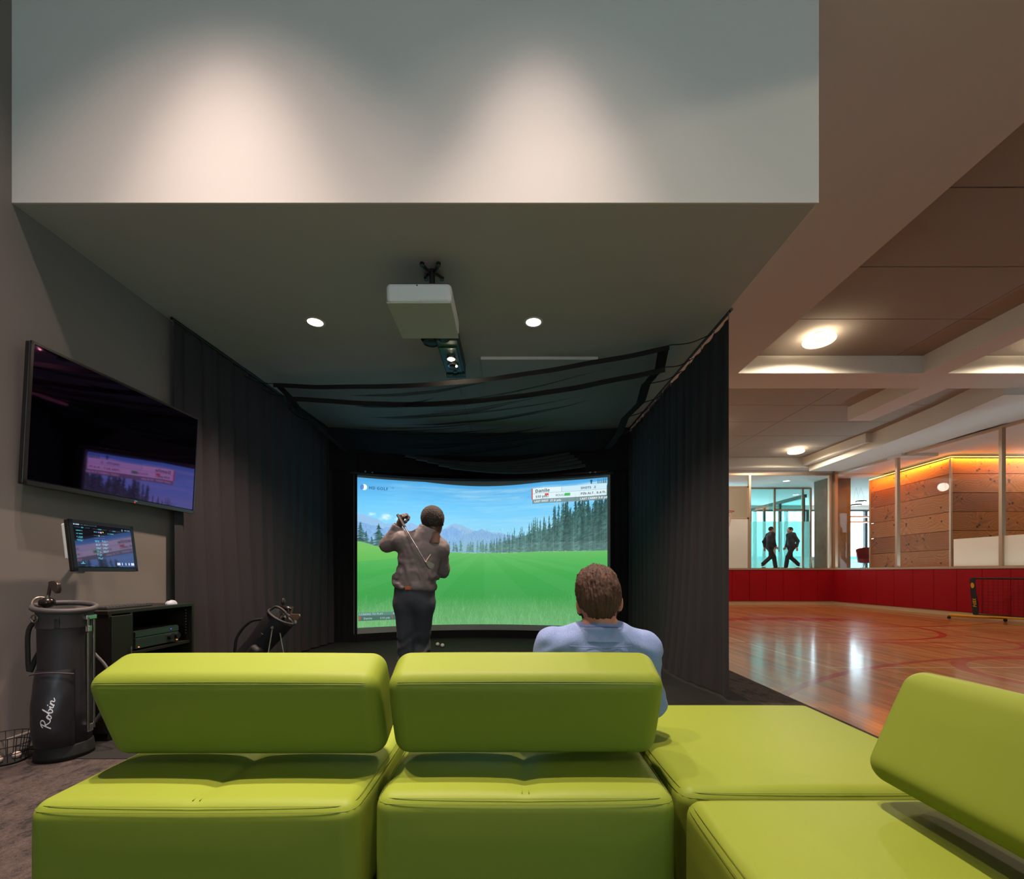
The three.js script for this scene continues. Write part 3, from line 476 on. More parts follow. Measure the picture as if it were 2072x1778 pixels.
drape('long black pleated curtain along the left wall of the golf bay', u => { const d = lerp(4.17, 7.4, u); return [lx(d), -d]; }, 3.43, 0.02, 0.045, 13, { rail: [[-3.10, 3.46, -4.15], [-2.93, 3.46, -7.4]], phase: 1, flare: (u, v) => [0.16 * Math.pow(1 - v, 2) * clamp(1.15 * Math.sin(u * 5) * (1 - u) + 0.35 * u, 0, 1), 0.10 * Math.pow(1 - v, 3) * u] });
drape('long black curtain dividing the golf bay from the court', u => { const d = lerp(4.03, 7.45, u); return [lerp(1.93, 1.90, u), -d]; }, 3.39, 0.03, 0.022, 16, { rail: [[1.94, 3.455, -4.0], [1.90, 3.455, -7.45]], phase: 3, flare: (u, v) => [-0.13 * Math.pow(1 - v, 3) * Math.max(0, Math.sin(u * 6.5 - 0.4)), 0] });
drape('narrow black curtain strip left of the screen', u => [lerp(-2.93, -2.5, u), -7.42 + 0.02 * u], HS, 0.0, 0.012, 4, { mat: clothDeep, phase: 2 });
drape('narrow black curtain strip right of the screen', u => [lerp(1.58, 1.92, u), -7.43], HS, 0.0, 0.012, 3, { mat: clothDeep, phase: 4 });
drape('black valance hanging above the screen', u => [lerp(-2.95, 1.92, u), -(7.33 + 0.3 * Math.sin(Math.PI * u))], HS, u => 2.80 - 0.03 * Math.sin(Math.PI * u), 0.010, 12, { mat: clothDeep, phase: 5 });
{ // swagged folds of dark cloth just over the screen top
  const t = thing('cloth_swag', 'dark swagged cloth folds along the top of the screen', 'cloth'), m = std(0x2e3535, 0.9, { side: THREE.DoubleSide });
  for (let k = 0; k < 5; k++) part(t, 'fold', tube(Array.from({ length: 9 }, (_, i) => { const u = i / 8, x = lerp(-1.7 + 0.18 * k, 0.95 + 0.06 * k, u); return [x, 3.02 - 0.05 * k - (0.10 - 0.012 * k) * Math.sin(Math.PI * u) + 0.03 * u, -7.30 - 0.2 * Math.sin(Math.PI * u) + 0.012 * k]; }), 0.026 + 0.006 * (k % 2), 40, 8), m);
}
// --- sheer net under the bay ceiling
{
  const t = thing('ceiling_net', 'sheer black net sagging under the bay ceiling before the screen', 'net');
  const sheer = std(0x0b0b0c, 0.95, { transparent: true, opacity: 0.33, side: THREE.DoubleSide }), foldMat = std(0x0b0b0c, 0.95, { transparent: true, opacity: 0.6, side: THREE.DoubleSide }), hem = std(0x0c0b0c, 0.9, { side: THREE.DoubleSide });
  // rows front to back: left end, middle sag and right end
  const rows = [
    [[-2.77, 3.34, -5.3], 3.20, [1.55, 3.365, -4.45]], [[-2.68, 3.24, -5.42], 3.065, [1.60, 3.27, -4.72]], [[-2.73, 3.20, -5.75], 3.055, [1.55, 3.24, -5.05]],
    [[-2.70, 3.18, -6.1], 3.03, [1.62, 3.20, -5.5]], [[-2.72, 3.15, -6.5], 3.02, [1.55, 3.18, -5.95]], [[-2.70, 3.12, -6.9], 3.00, [1.60, 3.14, -6.5]], [[-2.68, 3.08, -7.25], 2.98, [1.58, 3.10, -7.2]],
  ];
  const at = (r, u) => { const k = Math.min(rows.length - 2, Math.floor(r)), q = r - k, A = rows[k], B = rows[k + 1]; const l = A[0].map((x, i) => lerp(x, B[0][i], q)), m = lerp(A[1], B[1], q), e = A[2].map((x, i) => lerp(x, B[2][i], q)); const sag = (l[1] + e[1]) / 2 - m; return [lerp(l[0], e[0], u), lerp(l[1], e[1], u) - sag * Math.sin(Math.PI * u) + 0.012 * noise(u * 9, r * 3, 2), lerp(l[2], e[2], u)]; };
  part(t, 'mesh_sheet', grid(60, 48, (u, v) => at(v * (rows.length - 1) * 0.9999, u)), sheer);
  const strip = (r, wd, r2 = r) => grid(60, 1, (u, v) => { const p = at(lerp(r, r2, u), u); return [p[0], p[1] - wd * v, p[2] + 0.004]; });
  part(t, 'front_hem', strip(0, 0.05), hem); part(t, 'second_hem', strip(1, 0.055), hem);
  const edge = (u0, u1) => grid(40, 1, (u, v) => at(u * (rows.length - 1) * 0.9999, lerp(u0, u1, v)).map((x, i) => i === 1 ? x - 0.006 : x)); part(t, 'side_hem', edge(0, 0.022), hem); part(t, 'side_hem', edge(0.976, 1), hem);
  for (let k = 0; k < 17; k++) { const r = 0.15 + k * 0.30, s = rr(0.05, 0.45), e = Math.min(0.98, s + rr(0.25, 0.6)), wd = rr(0.02, 0.055), dr = rr(0.25, 0.7); part(t, 'fold', grid(24, 1, (u, v) => { const p = at(Math.min(5.9, r + dr * (1 - u)), lerp(s, e, u)); return [p[0], p[1] - 0.008 - wd * v * Math.sin(Math.PI * clamp(u, 0.03, 0.97)), p[2] + 0.01 * v]; }), foldMat); }
  for (const [a, b] of [[rows[0][0], [-3.03, 3.37, -5.15]], [rows[1][0], [-3.0, 3.35, -5.45]], [rows[3][0], [-2.98, 3.33, -6.1]], [rows[0][2], [1.92, 3.42, -4.35]], [rows[1][2], [1.92, 3.40, -4.8]], [rows[2][2], [1.92, 3.40, -5.1]], [rows[3][2], [1.92, 3.39, -5.6]], [rows[4][2], [1.91, 3.38, -6.0]], [rows[5][2], [1.91, 3.36, -6.6]]]) part(t, 'tie_cord', tube([a, a.map((x, i) => (x + b[i]) / 2 - (i === 1 ? 0.03 : 0)), b], 0.005, 12, 6), hem);
}
// --- projector on its ceiling mount, tracker with lamp, round fixture
{
  const t = thing('projector', 'white projector hanging from the bay ceiling on a black mount', 'projector', [-0.66, 0, -3.49]);
  part(t, 'housing', rbox(0.47, 0.14, 0.50, 0.035, 0, 3.14, 0, 5), plasticWhite);
  part(t, 'bottom_cover', rbox(0.462, 0.012, 0.492, 0.005, 0, 3.067, 0), std(0xb9b8a8, 0.6)); part(t, 'top_cover', rbox(0.42, 0.012, 0.44, 0.005, 0, 3.215, 0), darkGrey);
  part(t, 'receiver_window', cyl(0.006, 0.006, 0.004, -0.01, 3.185, 0.251, 12).rotateX(0), darkGrey); part(t, 'lens', cyl(0.05, 0.06, 0.09).rotateX(Math.PI / 2).translate(0.1, 3.13, -0.29), black);
  part(t, 'mount_pole', cyl(0.022, 0.022, 0.27, 0.05, 3.345, -0.03), black);
  part(t, 'mount_claw', merge([-1, 1].flatMap(sx => [-1, 1].map(sz => tube([[0.05, 3.462, -0.03], [0.05 + sx * 0.035, 3.462, -0.03 + sz * 0.03], [0.05 + sx * 0.062, 3.47, -0.03 + sz * 0.085]], 0.013, 12, 8)))), black);
  for (const sx of [-1, 1]) for (const sz of [-1, 1]) part(t, 'mount_foot', cyl(0.018, 0.018, 0.02, 0.05 + sx * 0.062, 3.467, -0.03 + sz * 0.085, 16), black);
}
{
  const t = thing('tracking_camera', 'dark green ceiling ball tracker with a glaring lamp, behind the projector', 'tracker', [-0.615, 0, -4.72]);
  part(t, 'housing', rbox(0.215, 0.12, 0.76, 0.012, 0, HS - 0.062, 0), std(0x1c2524, 0.4)); part(t, 'face_plate', rbox(0.175, 0.01, 0.55, 0.004, -0.01, HS - 0.126, -0.03), std(0x24544a, 0.35));
  part(t, 'end_lip', rbox(0.215, 0.035, 0.05, 0.006, 0, HS - 0.135, -0.37), std(0x1d4a46, 0.5)); for (let k = 0; k < 8; k++) part(t, 'rib', box(0.006, 0.036, 0.006, -0.09 + 0.0257 * k, HS - 0.135, -0.343), std(0x2a6a62, 0.5));
  part(t, 'lamp_cup', lathe([[0.032, 0], [0.042, -0.02], [0.045, -0.02], [0.045, 0.004]]).translate(0, HS - 0.132, 0.05), chrome); part(t, 'lamp', new THREE.SphereGeometry(0.028, 16, 10).translate(0, HS - 0.142, 0.05), glow(0xfff0d0, 12));
  part(t, 'lens_ring', new THREE.TorusGeometry(0.05, 0.012, 10, 28).rotateX(Math.PI / 2).translate(0, HS - 0.134, -0.12), chrome); part(t, 'lens', new THREE.SphereGeometry(0.04, 20, 12).scale(1, 0.5, 1).translate(0, HS - 0.135, -0.12), phys(0x0a0a0a, 0.08)); part(t, 'spark', new THREE.SphereGeometry(0.012, 10, 8).translate(0.034, HS - 0.146, -0.115), glow(0xffe2b0, 8));
  part(t, 'slot', box(0.1, 0.004, 0.03, -0.005, HS - 0.132, -0.22), black); part(t, 'small_lens', cyl(0.018, 0.02, 0.012, 0, HS - 0.134, -0.28), std(0x5a3c2a, 0.3));
  point('tracker_lamp', 0xffe6c4, 0.9, [-0.615, HS - 0.142, -4.67], 1);
}
{
  const t = thing('round_speaker', 'black round speaker on the bay ceiling just behind the projector', 'speaker', [-0.79, HS, -4.50]);
  part(t, 'body', lathe([[0, -0.075], [0.07, -0.07], [0.1, -0.04], [0.105, 0], [0, 0]]), black); part(t, 'trim_ring', new THREE.TorusGeometry(0.075, 0.006, 8, 30).rotateX(Math.PI / 2).translate(0, -0.07, 0), std(0x4a2c1c, 0.4));
}
// --- TV and monitor on the left wall
{
  const t = thing('television', 'large dark wall television reflecting the golf screen', 'television', [-3.008, 2.145, -3.575], Math.PI / 2); t.rotation.order = 'YXZ'; t.rotation.x = 0.057; t.rotation.y = Math.PI / 2 - 0.036;
  part(t, 'cabinet', rbox(1.455, 0.9, 0.035, 0.008, 0, 0, -0.02), std(0x1b1a1b, 0.3));
  part(t, 'screen', rbox(1.424, 0.855, 0.006, 0.002, 0, 0.012, 0.0015), phys(0x020203, 0.03, { specularColor: new THREE.Color().setRGB(1, 0.34, 0.95), specularIntensity: 1, ior: 2.8 }));
  const b = 0.0155; part(t, 'bezel', merge([box(1.455, b, 0.012, 0, 0.45 - b / 2, 0.003), box(1.455, 0.028, 0.012, 0, -0.45 + 0.014, 0.003), box(b, 0.9, 0.012, -0.7275 + b / 2, 0, 0.003), box(b, 0.9, 0.012, 0.7275 - b / 2, 0, 0.003)]), std(0x2a2626, 0.28));
  part(t, 'standby_light', box(0.008, 0.006, 0.004, 0.075, -0.444, 0.009), glow(0xff1020, 3)); part(t, 'badge', box(0.028, 0.01, 0.003, 0.083, -0.432, 0.0095), chrome);
  part(t, 'wall_mount', merge([box(0.4, 0.4, 0.02, 0, 0, -0.105), box(0.08, 0.3, 0.08, 0, 0, -0.07)]), black);
}
const uiMap = tex(1024, 640, (c, w, h) => {
  seed = 31; c.fillStyle = '#14161c'; c.fillRect(0, 0, w, h); const bar = (x, y, l, hh, col) => { c.fillStyle = col; for (let k = 0; k < l; k += hh * 0.8) if (rnd() < 0.85) c.fillRect(x + k, y, hh * rr(0.35, 0.7), hh); };
  const cy = '#5fd0e0', gy = '#5a6a78'; bar(10, 8, 90, 20, '#bfe0f4'); bar(120, 12, 260, 14, gy); bar(130, 50, 50, 16, cy); bar(20, 54, 100, 8, gy); bar(190, 54, 80, 8, gy); bar(410, 54, 60, 16, cy); bar(320, 58, 90, 8, gy); bar(480, 60, 80, 8, gy); bar(670, 60, 50, 14, cy); bar(600, 62, 70, 8, gy); bar(720, 66, 80, 8, gy); bar(900, 30, 100, 16, '#a8c0cc');
  c.fillStyle = '#9adff0'; c.beginPath(); c.arc(850, 36, 10, 0, 7); c.fill(); c.fillRect(846, 40, 8, 22);
  for (let k = 0; k < 4; k++) { bar(40, 100 + 46 * k, 90, 14, cy); if (k > 1) bar(60, 118 + 46 * k, 70, 10, cy); }
  bar(330, 100, 60, 14, cy); c.fillStyle = '#c080e8'; c.fillRect(404, 98, 26, 20); c.fillStyle = '#eef2ff'; c.fillRect(440, 98, 24, 22); c.fillStyle = '#e8d040'; c.fillRect(476, 94, 24, 18); bar(570, 110, 110, 14, cy);
  c.fillStyle = '#8aa'; c.fillRect(320, 160, 190, 3); c.beginPath(); c.arc(412, 162, 14, 0, 7); c.fill(); bar(320, 196, 190, 8, gy);
  for (let k = 0; k < 6; k++) { bar(330 + 4 * k, 236 + 52 * k, 80, 12, cy); bar(336 + 4 * k, 252 + 52 * k, 64, 12, cy); if (k < 4) { bar(450, 230 + 52 * k, 100, 12, cy); bar(460, 246 + 52 * k, 70, 12, cy); } }
  c.fillStyle = cy; c.fillRect(60, 590, 70, 8); c.beginPath(); c.moveTo(95, 560); c.lineTo(110, 590); c.lineTo(80, 590); c.fill(); for (const [x, ww] of [[680, 60], [770, 14], [840, 14], [900, 20], [950, 60]]) { c.fillStyle = '#eaf6ff'; c.fillRect(x, 572, ww, 40); }
});
{
  const t = thing('monitor', 'small tilted touch monitor on a silver wall arm below the television', 'monitor', [-2.876, 1.32, -3.225]); t.rotation.order = 'YXZ'; t.rotation.set(-0.122, Math.PI / 2 + 0.009, 0);
  part(t, 'cabinet', rbox(0.51, 0.345, 0.03, 0.008, 0, 0, -0.018), black);
  part(t, 'display', new THREE.PlaneGeometry(0.462, 0.292).translate(0, 0.004, 0.0035), new THREE.MeshPhysicalMaterial({ color: 0x030304, roughness: 0.03, emissive: 0xffffff, emissiveMap: uiMap, emissiveIntensity: 0.8, specularColor: new THREE.Color().setRGB(1, 0.6, 1), specularIntensity: 1, ior: 2.8 }));
  const b = 0.024; part(t, 'bezel', merge([box(0.51, b, 0.01, 0, 0.1725 - b / 2, 0), box(0.51, b, 0.01, 0, -0.1725 + b / 2, 0), box(b, 0.345, 0.01, -0.255 + b / 2, 0, 0), box(b, 0.345, 0.01, 0.255 - b / 2, 0, 0)]), std(0x161516, 0.35));
  part(t, 'back_cover', rbox(0.30, 0.24, 0.03, 0.012, -0.10, 0.03, -0.046), plasticWhite); part(t, 'wall_arm', merge([rod([0.04, 0, -0.06], [0.12, -0.02, -0.26], 0.018), box(0.10, 0.14, 0.02, 0.12, -0.02, -0.268)]), std(0x6a6a68, 0.4));
}
// --- audio cabinet and what stands on and in it
{
  const t = thing('cabinet', 'black wood cabinet with an open equipment bay along the left wall', 'cabinet', [-2.9, 0, -3.46]), m = std(0x17130f, 0.42);
  const w = 0.4, z0 = 0.41, z1 = -0.41, D = 0.225;            // near end z0, divider at D
  part(t, 'top_board', rbox(w, 0.025, 0.83, 0.003, 0, 0.868, 0), m); part(t, 'base', box(w - 0.03, 0.06, 0.8, 0, 0.03, 0), m);
  for (const z of [z0 - 0.012, D, z1 + 0.012]) part(t, 'side_panel', box(w, 0.80, 0.022, 0, 0.458, z), m);
  part(t, 'back_panel', box(0.012, 0.80, 0.8, -0.194, 0.458, 0), m); part(t, 'shelf', box(0.37, 0.02, 0.6, 0, 0.56, -0.095), m); part(t, 'shelf', box(0.37, 0.02, 0.6, 0, 0.3, -0.095), m);
  const d = part(t, 'door', rbox(0.02, 0.77, 0.165, 0.003, 0.205, 0.46, 0.317), m); part(d, 'handle', rod([0.225, 0.5, 0.255], [0.225, 0.62, 0.255], 0.004), steel);
  for (let k = 0; k < 9; k++) part(t, 'shelf_pin', cyl(0.003, 0.003, 0.004).rotateX(Math.PI / 2).translate(0.15, 0.63 + 0.024 * k, z1 + 0.0245), std(0xb9a878, 0.3));
  const a = thing('amplifier', 'dark green-black amplifier with two knobs on the cabinet shelf', 'amplifier', [-2.9, 0.57, -3.52]);
  part(a, 'case', rbox(0.32, 0.13, 0.44, 0.004, 0, 0.077, 0), std(0x1b2220, 0.4)); part(a, 'front_panel', rbox(0.012, 0.075, 0.43, 0.003, 0.165, 0.05, 0), std(0x222b28, 0.35)); part(a, 'display_strip', box(0.012, 0.036, 0.43, 0.163, 0.115, 0), std(0x2c3a34, 0.25));
  for (const z of [-0.11, -0.18]) part(a, 'knob', cyl(0.022, 0.022, 0.03).rotateZ(Math.PI / 2).translate(0.182, 0.06, z), black); part(a, 'led', box(0.004, 0.004, 0.004, 0.171, 0.118, -0.13), glow(0x3050ff, 4)); part(a, 'foot', merge([-1, 1].flatMap(x => [-1, 1].map(z => cyl(0.012, 0.012, 0.012, x * 0.12, 0.006, z * 0.18)))), black);
  for (const z of [-0.19, 0.19]) part(a, 'button', cyl(0.004, 0.004, 0.006).rotateZ(Math.PI / 2).translate(0.174, 0.024, z), glow(0xffa050, 1.2));
  const k = thing('keyboard', 'flat dark keyboard on the cabinet top', 'keyboard', [-2.88, 0.8805, -3.36]);
  part(k, 'base', rbox(0.15, 0.014, 0.40, 0.004, 0, 0.007, 0), darkGrey); const kg = rbox(0.018, 0.006, 0.02, 0.002, 0, 0.0165, 0, 2), km = std(0x3a3a3c, 0.4); for (let i = 0; i < 5; i++) for (let j = 0; j < 14; j++) part(k, 'key', kg, km, [-0.05 + 0.025 * i, 0, -0.175 + 0.027 * j]);
  const r = thing('mouse', 'silver computer mouse on the cabinet top beside the curtain', 'mouse', [-2.78, 0.8805, -3.72]); part(r, 'shell', new THREE.SphereGeometry(0.05, 24, 14, 0, 6.3, 0, Math.PI / 2).scale(0.65, 0.7, 1.1), std(0xb8bcc8, 0.25)); part(r, 'wheel', cyl(0.008, 0.008, 0.008).rotateZ(Math.PI / 2).translate(0, 0.034, 0.022), black);
}
// --- golf bags
const bagCloth = std(0x232124, 0.55, { bumpMap: carpetBump, bumpScale: 0.0004 }), bagTrim = std(0x3a3535, 0.6), rubber = std(0x111111, 0.7);
function ironHead() {                                          // blade with hosel, sole down, hosel along +y at the origin
  const s = new THREE.Shape(); s.moveTo(0, 0); s.bezierCurveTo(0.03, -0.012, 0.06, -0.012, 0.078, 0.004); s.bezierCurveTo(0.088, 0.03, 0.078, 0.052, 0.066, 0.052); s.bezierCurveTo(0.04, 0.04, 0.02, 0.026, 0, 0.02);
  return merge([new THREE.ExtrudeGeometry(s, { depth: 0.012, bevelEnabled: true, bevelSize: 0.004, bevelThickness: 0.004, bevelSegments: 2 }).translate(0, 0, -0.006), rod([0.0, 0.008, 0], [-0.018, 0.085, 0], 0.0085)]);
}
{
  const t = thing('golf_bag', 'upright black golf bag with a white script name on its pocket', 'golf bag', [-2.785, 0, -2.84], 0.06); t.scale.set(0.84, 1, 0.84);
  part(t, 'base', lathe([[0, 0], [0.165, 0], [0.168, 0.03], [0.158, 0.085], [0.15, 0.09], [0, 0.09]]), rubber);
  part(t, 'body', lathe([[0, 0.085], [0.15, 0.088], [0.152, 0.3], [0.147, 0.6], [0.150, 0.84], [0.154, 0.9], [0.145, 0.905], [0.14, 0.86], [0, 0.84]], 40), bagCloth);
  part(t, 'collar', lathe([[0.152, 0.80], [0.157, 0.805], [0.158, 0.895], [0.152, 0.905]], 40), bagTrim);
  part(t, 'rim', tube(Array.from({ length: 28 }, (_, k) => { const a = k / 28 * 6.283; return [0.172 * Math.cos(a) * 1.03, 0.925 + 0.02 * Math.cos(a * 1 + 2.4), 0.165 * Math.sin(a)]; }), 0.017, 90, 10, true), std(0x4a4646, 0.6));
  const pk = grid(26, 26, (u, v) => { const a = lerp(-0.95, 0.85, u) + Math.PI / 2 - 0.12, y = lerp(0.09, 0.555, v), e = Math.pow(Math.sin(Math.PI * clamp(u, 0.0, 1)), 0.45) * Math.pow(Math.sin(Math.PI * clamp(v * 0.97 + 0.015, 0, 1)), 0.4); const r = 0.150 + 0.062 * e * (1.25 - 0.55 * v) + 0.006 * noise(u * 5, v * 5, 9) * e; return [r * Math.cos(a), y, r * Math.sin(a)]; });
  { const ix = [...pk.index.array]; for (let i = 0; i < ix.length; i += 3) [ix[i + 1], ix[i + 2]] = [ix[i + 2], ix[i + 1]]; pk.setIndex(ix); pk.computeVertexNormals(); }
  const nameMap = tex(512, 512, (c, w, h) => { c.fillStyle = '#1e1c21'; c.fillRect(0, 0, w, h); c.translate(300, 372); c.rotate(-1.36); c.scale(1.55, 1.5); c.strokeStyle = '#d8d8dc'; c.lineWidth = 5; c.lineCap = c.lineJoin = 'round';
    const S = p => { c.beginPath(); p.forEach((q, i) => q.length === 2 ? (i ? c.lineTo(...q) : c.moveTo(...q)) : q.length === 4 ? c.quadraticCurveTo(...q) : c.bezierCurveTo(...q)); c.stroke(); };   // the name in joined script letters
    S([[4, 6], [14, -44]]); S([[2, -34], [8, -50, 30, -54, 32, -40], [32, -28, 20, -22, 11, -22], [18, -20, 24, 0, 36, -2]]); S([[36, -2], [42, -6, 50, -22], [40, -20, 38, 0, 48, 0], [58, -2, 60, -20, 50, -22], [56, -14, 64, -16]]); S([[62, -14], [72, -30, 76, -50], [68, -30, 64, -4, 72, 0], [82, 0, 86, -18, 76, -20]]); S([[84, -16], [88, -14, 92, -20], [88, -8, 88, 0, 96, -2], [100, -6, 104, -20]]); S([[96, -30], [97, -31]]); S([[104, -20], [100, 0]]); S([[102, -10], [108, -24, 118, -24, 115, -12], [112, 0, 118, 2, 128, -8]]);
  }); nameMap.wrapS = nameMap.wrapT = THREE.ClampToEdgeWrapping;
  { const uv = pk.attributes.uv; for (let i = 0; i < uv.count; i++) uv.setX(i, 1 - uv.getX(i)); }
  const pocket = part(t, 'pocket', pk, std(0xffffff, 0.42, { map: nameMap, side: THREE.DoubleSide }));
  const zp = []; for (let k = 0; k <= 16; k++) { const u = k / 16, a = lerp(-0.84, 0.74, u) + Math.PI / 2 - 0.12, r = 0.186; zp.push([r * Math.cos(a), 0.525 + 0.02 * Math.sin(u * 3.1), r * Math.sin(a)]); } part(pocket, 'zip', tube(zp, 0.004, 40, 6), bagTrim);
  part(t, 'strap', tube([[-0.15, 0.86, 0.03], [-0.215, 0.80, 0.05], [-0.228, 0.64, 0.05], [-0.215, 0.53, 0.05], [-0.185, 0.60, 0.04], [-0.155, 0.66, 0.03]], 0.017, 40, 8).scale(1, 1, 0.7), rubber);
  part(t, 'rail', merge([rod([0.178, 0.16, 0.02], [0.178, 0.86, 0.02], 0.009), rod([0.17, 0.16, -0.04], [0.17, 0.86, -0.04], 0.009)]), steel); part(t, 'rail_bracket', merge([rbox(0.05, 0.03, 0.09, 0.006, 0.158, 0.86, -0.01), rbox(0.03, 0.04, 0.03, 0.006, 0.182, 0.79, 0.02), rbox(0.035, 0.05, 0.05, 0.006, 0.165, 0.17, 0.0)]), chrome); part(t, 'tag', rbox(0.03, 0.055, 0.004, 0.003, 0.07, 0.835, 0.148), darkGrey);
  part(t, 'towel_clip', new THREE.TorusGeometry(0.022, 0.005, 8, 20).translate(-0.075, 0.865, 0.152), steel); part(t, 'side_handle', tube([[0.15, 0.62, -0.09], [0.27, 0.52, -0.05], [0.31, 0.36, -0.02], [0.2, 0.2, -0.02]], 0.012, 30, 8).scale(1, 1, 0.8), bagTrim);
}
{ // clubs standing in the bag
  const a = thing('golf_iron', 'steel iron standing tall in the upright golf bag', 'golf club', [-2.85, 0.865, -2.79]); part(a, 'shaft', rod([0, 0.0, 0], [0.006, 0.135, 0], 0.007), steel); part(a, 'head', ironHead().rotateZ(Math.PI + 0.1).rotateY(Math.PI - 0.35).scale(1.1, 1.1, 1.1).translate(0.026, 0.215, 0), std(0x6d625c, 0.28, { metalness: 0.9 }));
  const b = thing('golf_putter', 'dark putter head low in the upright golf bag', 'golf club', [-2.875, 0.86, -2.80]); part(b, 'shaft', rod([0, 0, 0], [0, 0.08, 0], 0.007), steel); part(b, 'head', new THREE.SphereGeometry(0.042, 24, 16).scale(1, 0.8, 0.9).translate(0.018, 0.095, 0), std(0x2c2826, 0.25, { metalness: 0.5 })); part(b, 'sole_ring', new THREE.TorusGeometry(0.036, 0.006, 8, 28).rotateY(1.1).translate(-0.012, 0.092, 0.012), std(0xb8a494, 0.35, { metalness: 0.7 }));
}
{ // stand bag leaning before the left curtain
  const t = thing('stand_bag', 'small black stand bag with thin legs leaning before the left curtain', 'golf bag', [-2.83, 0.0, -4.62]);
  const q = new THREE.Group(); const tilt = new THREE.Matrix4().makeRotationZ(-0.70).setPosition(0, 0.09, 0), G = g => g.applyMatrix4(tilt);
  part(t, 'body', G(lathe([[0, 0], [0.11, 0.0], [0.125, 0.05], [0.12, 0.4], [0.135, 0.62], [0.14, 0.78], [0.128, 0.78], [0, 0.7]], 32)), bagCloth); part(t, 'rim', G(tube(Array.from({ length: 20 }, (_, k) => { const a = k / 20 * 6.283; return [0.138 * Math.cos(a), 0.785 + 0.02 * Math.cos(a), 0.138 * Math.sin(a)]; }), 0.013, 60, 8, true)), bagTrim);
  part(t, 'pocket', G(rbox(0.11, 0.36, 0.16, 0.04, 0.05, 0.28, 0.10, 4)), bagCloth); part(t, 'buckle', G(rbox(0.03, 0.05, 0.01, 0.004, 0.0, 0.56, 0.135)), darkGrey); part(t, 'strap', G(tube([[-0.12, 0.66, 0.02], [-0.20, 0.56, 0.04], [-0.20, 0.36, 0.05], [-0.125, 0.22, 0.04]], 0.014, 30, 8)), rubber); part(t, 'handle', G(tube([[-0.11, 0.79, 0.08], [-0.08, 0.86, 0.09], [0.04, 0.87, 0.09], [0.12, 0.78, 0.06]], 0.012, 24, 8)), bagTrim); part(t, 'pull_cord', G(tube([[0.0, 0.22, 0.2], [0.02, 0.16, 0.22], [-0.02, 0.12, 0.21], [0.02, 0.08, 0.2]], 0.005, 20, 6)), std(0x8a5a5c, 0.6));
  part(t, 'leg', rod([0.50, 0.60, 0.06], [0.68, 0.0, 0.2], 0.007), steel); part(t, 'leg', rod([0.47, 0.60, 0.12], [0.50, 0.0, 0.38], 0.007), steel); part(t, 'leg_bracket', merge([rbox(0.03, 0.03, 0.03, 0.006, 0.50, 0.60, 0.06), rbox(0.03, 0.03, 0.03, 0.006, 0.47, 0.60, 0.12)]), std(0xa89c90, 0.4));
  const a = thing('golf_iron', 'iron with a pale sole poking out of the leaning stand bag', 'golf club', [-2.30, 0.70, -4.60]); part(a, 'shaft', rod([-0.06, -0.06, 0], [0.05, 0.06, 0], 0.007), steel); part(a, 'head', ironHead().rotateZ(-0.5).translate(0.06, 0.0, 0).scale(1.1, 1.1, 1.1), std(0x9a8070, 0.3, { metalness: 0.8 }));
  const b = thing('golf_wood', 'dark wood club head on top of the leaning stand bag', 'golf club', [-2.33, 0.76, -4.66]); part(b, 'shaft', rod([-0.05, -0.09, 0], [0.0, 0.02, 0], 0.007), steel); part(b, 'head', new THREE.SphereGeometry(0.05, 24, 16).scale(1.2, 0.62, 0.9).rotateZ(-0.2).translate(0.04, 0.015, 0), std(0x201d1c, 0.25));
  const c = thing('golf_hybrid', 'small dark club head upright at the back of the leaning stand bag', 'golf club', [-2.37, 0.79, -4.70]); part(c, 'shaft', rod([-0.04, -0.10, 0], [0.01, 0.03, 0], 0.007), steel); part(c, 'head', new THREE.SphereGeometry(0.03, 18, 12).scale(0.6, 1.3, 0.9).translate(0.015, 0.05, 0), std(0x2a2422, 0.3));
}
{ // wire ball basket on the floor by the wall
  const t = thing('wire_basket', 'black wire ball basket on the carpet between bag and wall', 'basket', [-3.04, 0, -2.74]); const g = [];
  for (let k = 0; k < 18; k++) { const a = k / 18 * 6.283; g.push(rod([0.085 * Math.cos(a), 0.01, 0.085 * Math.sin(a)], [0.11 * Math.cos(a), 0.16, 0.11 * Math.sin(a)], 0.002, 0.002, 6)); } part(t, 'wire', merge(g), blackMatt);
  part(t, 'bottom', cyl(0.085, 0.085, 0.004, 0, 0.008, 0), blackMatt); for (const [r, y] of [[0.086, 0.01], [0.094, 0.06], [0.102, 0.11], [0.11, 0.16]]) part(t, 'hoop', new THREE.TorusGeometry(r, 0.003, 8, 36).rotateX(Math.PI / 2).translate(0, y, 0), blackMatt);
  [[0, 0.03, 0.045, 'pale golf ball at the front of the wire basket'], [0.03, 0.03, -0.03, 'pale golf ball at the back of the wire basket']].forEach(([x, y, z, l]) => single('golf_ball', l, 'golf ball', new THREE.SphereGeometry(0.0214, 20, 14), std(0xc9b6a4, 0.4), [-3.04 + x, y, -2.74 + z]));
}
[[-1.13, -7.0, 'pale golf ball on the dark floor before the screen, left of a pair'], [-1.04, -6.9, 'pale golf ball on the dark floor before the screen, right of a pair']].forEach(([x, z, l]) => single('golf_ball', l, 'golf ball', new THREE.SphereGeometry(0.03, 20, 14), std(0xb9b6b0, 0.5), [x, 0.034, z]));

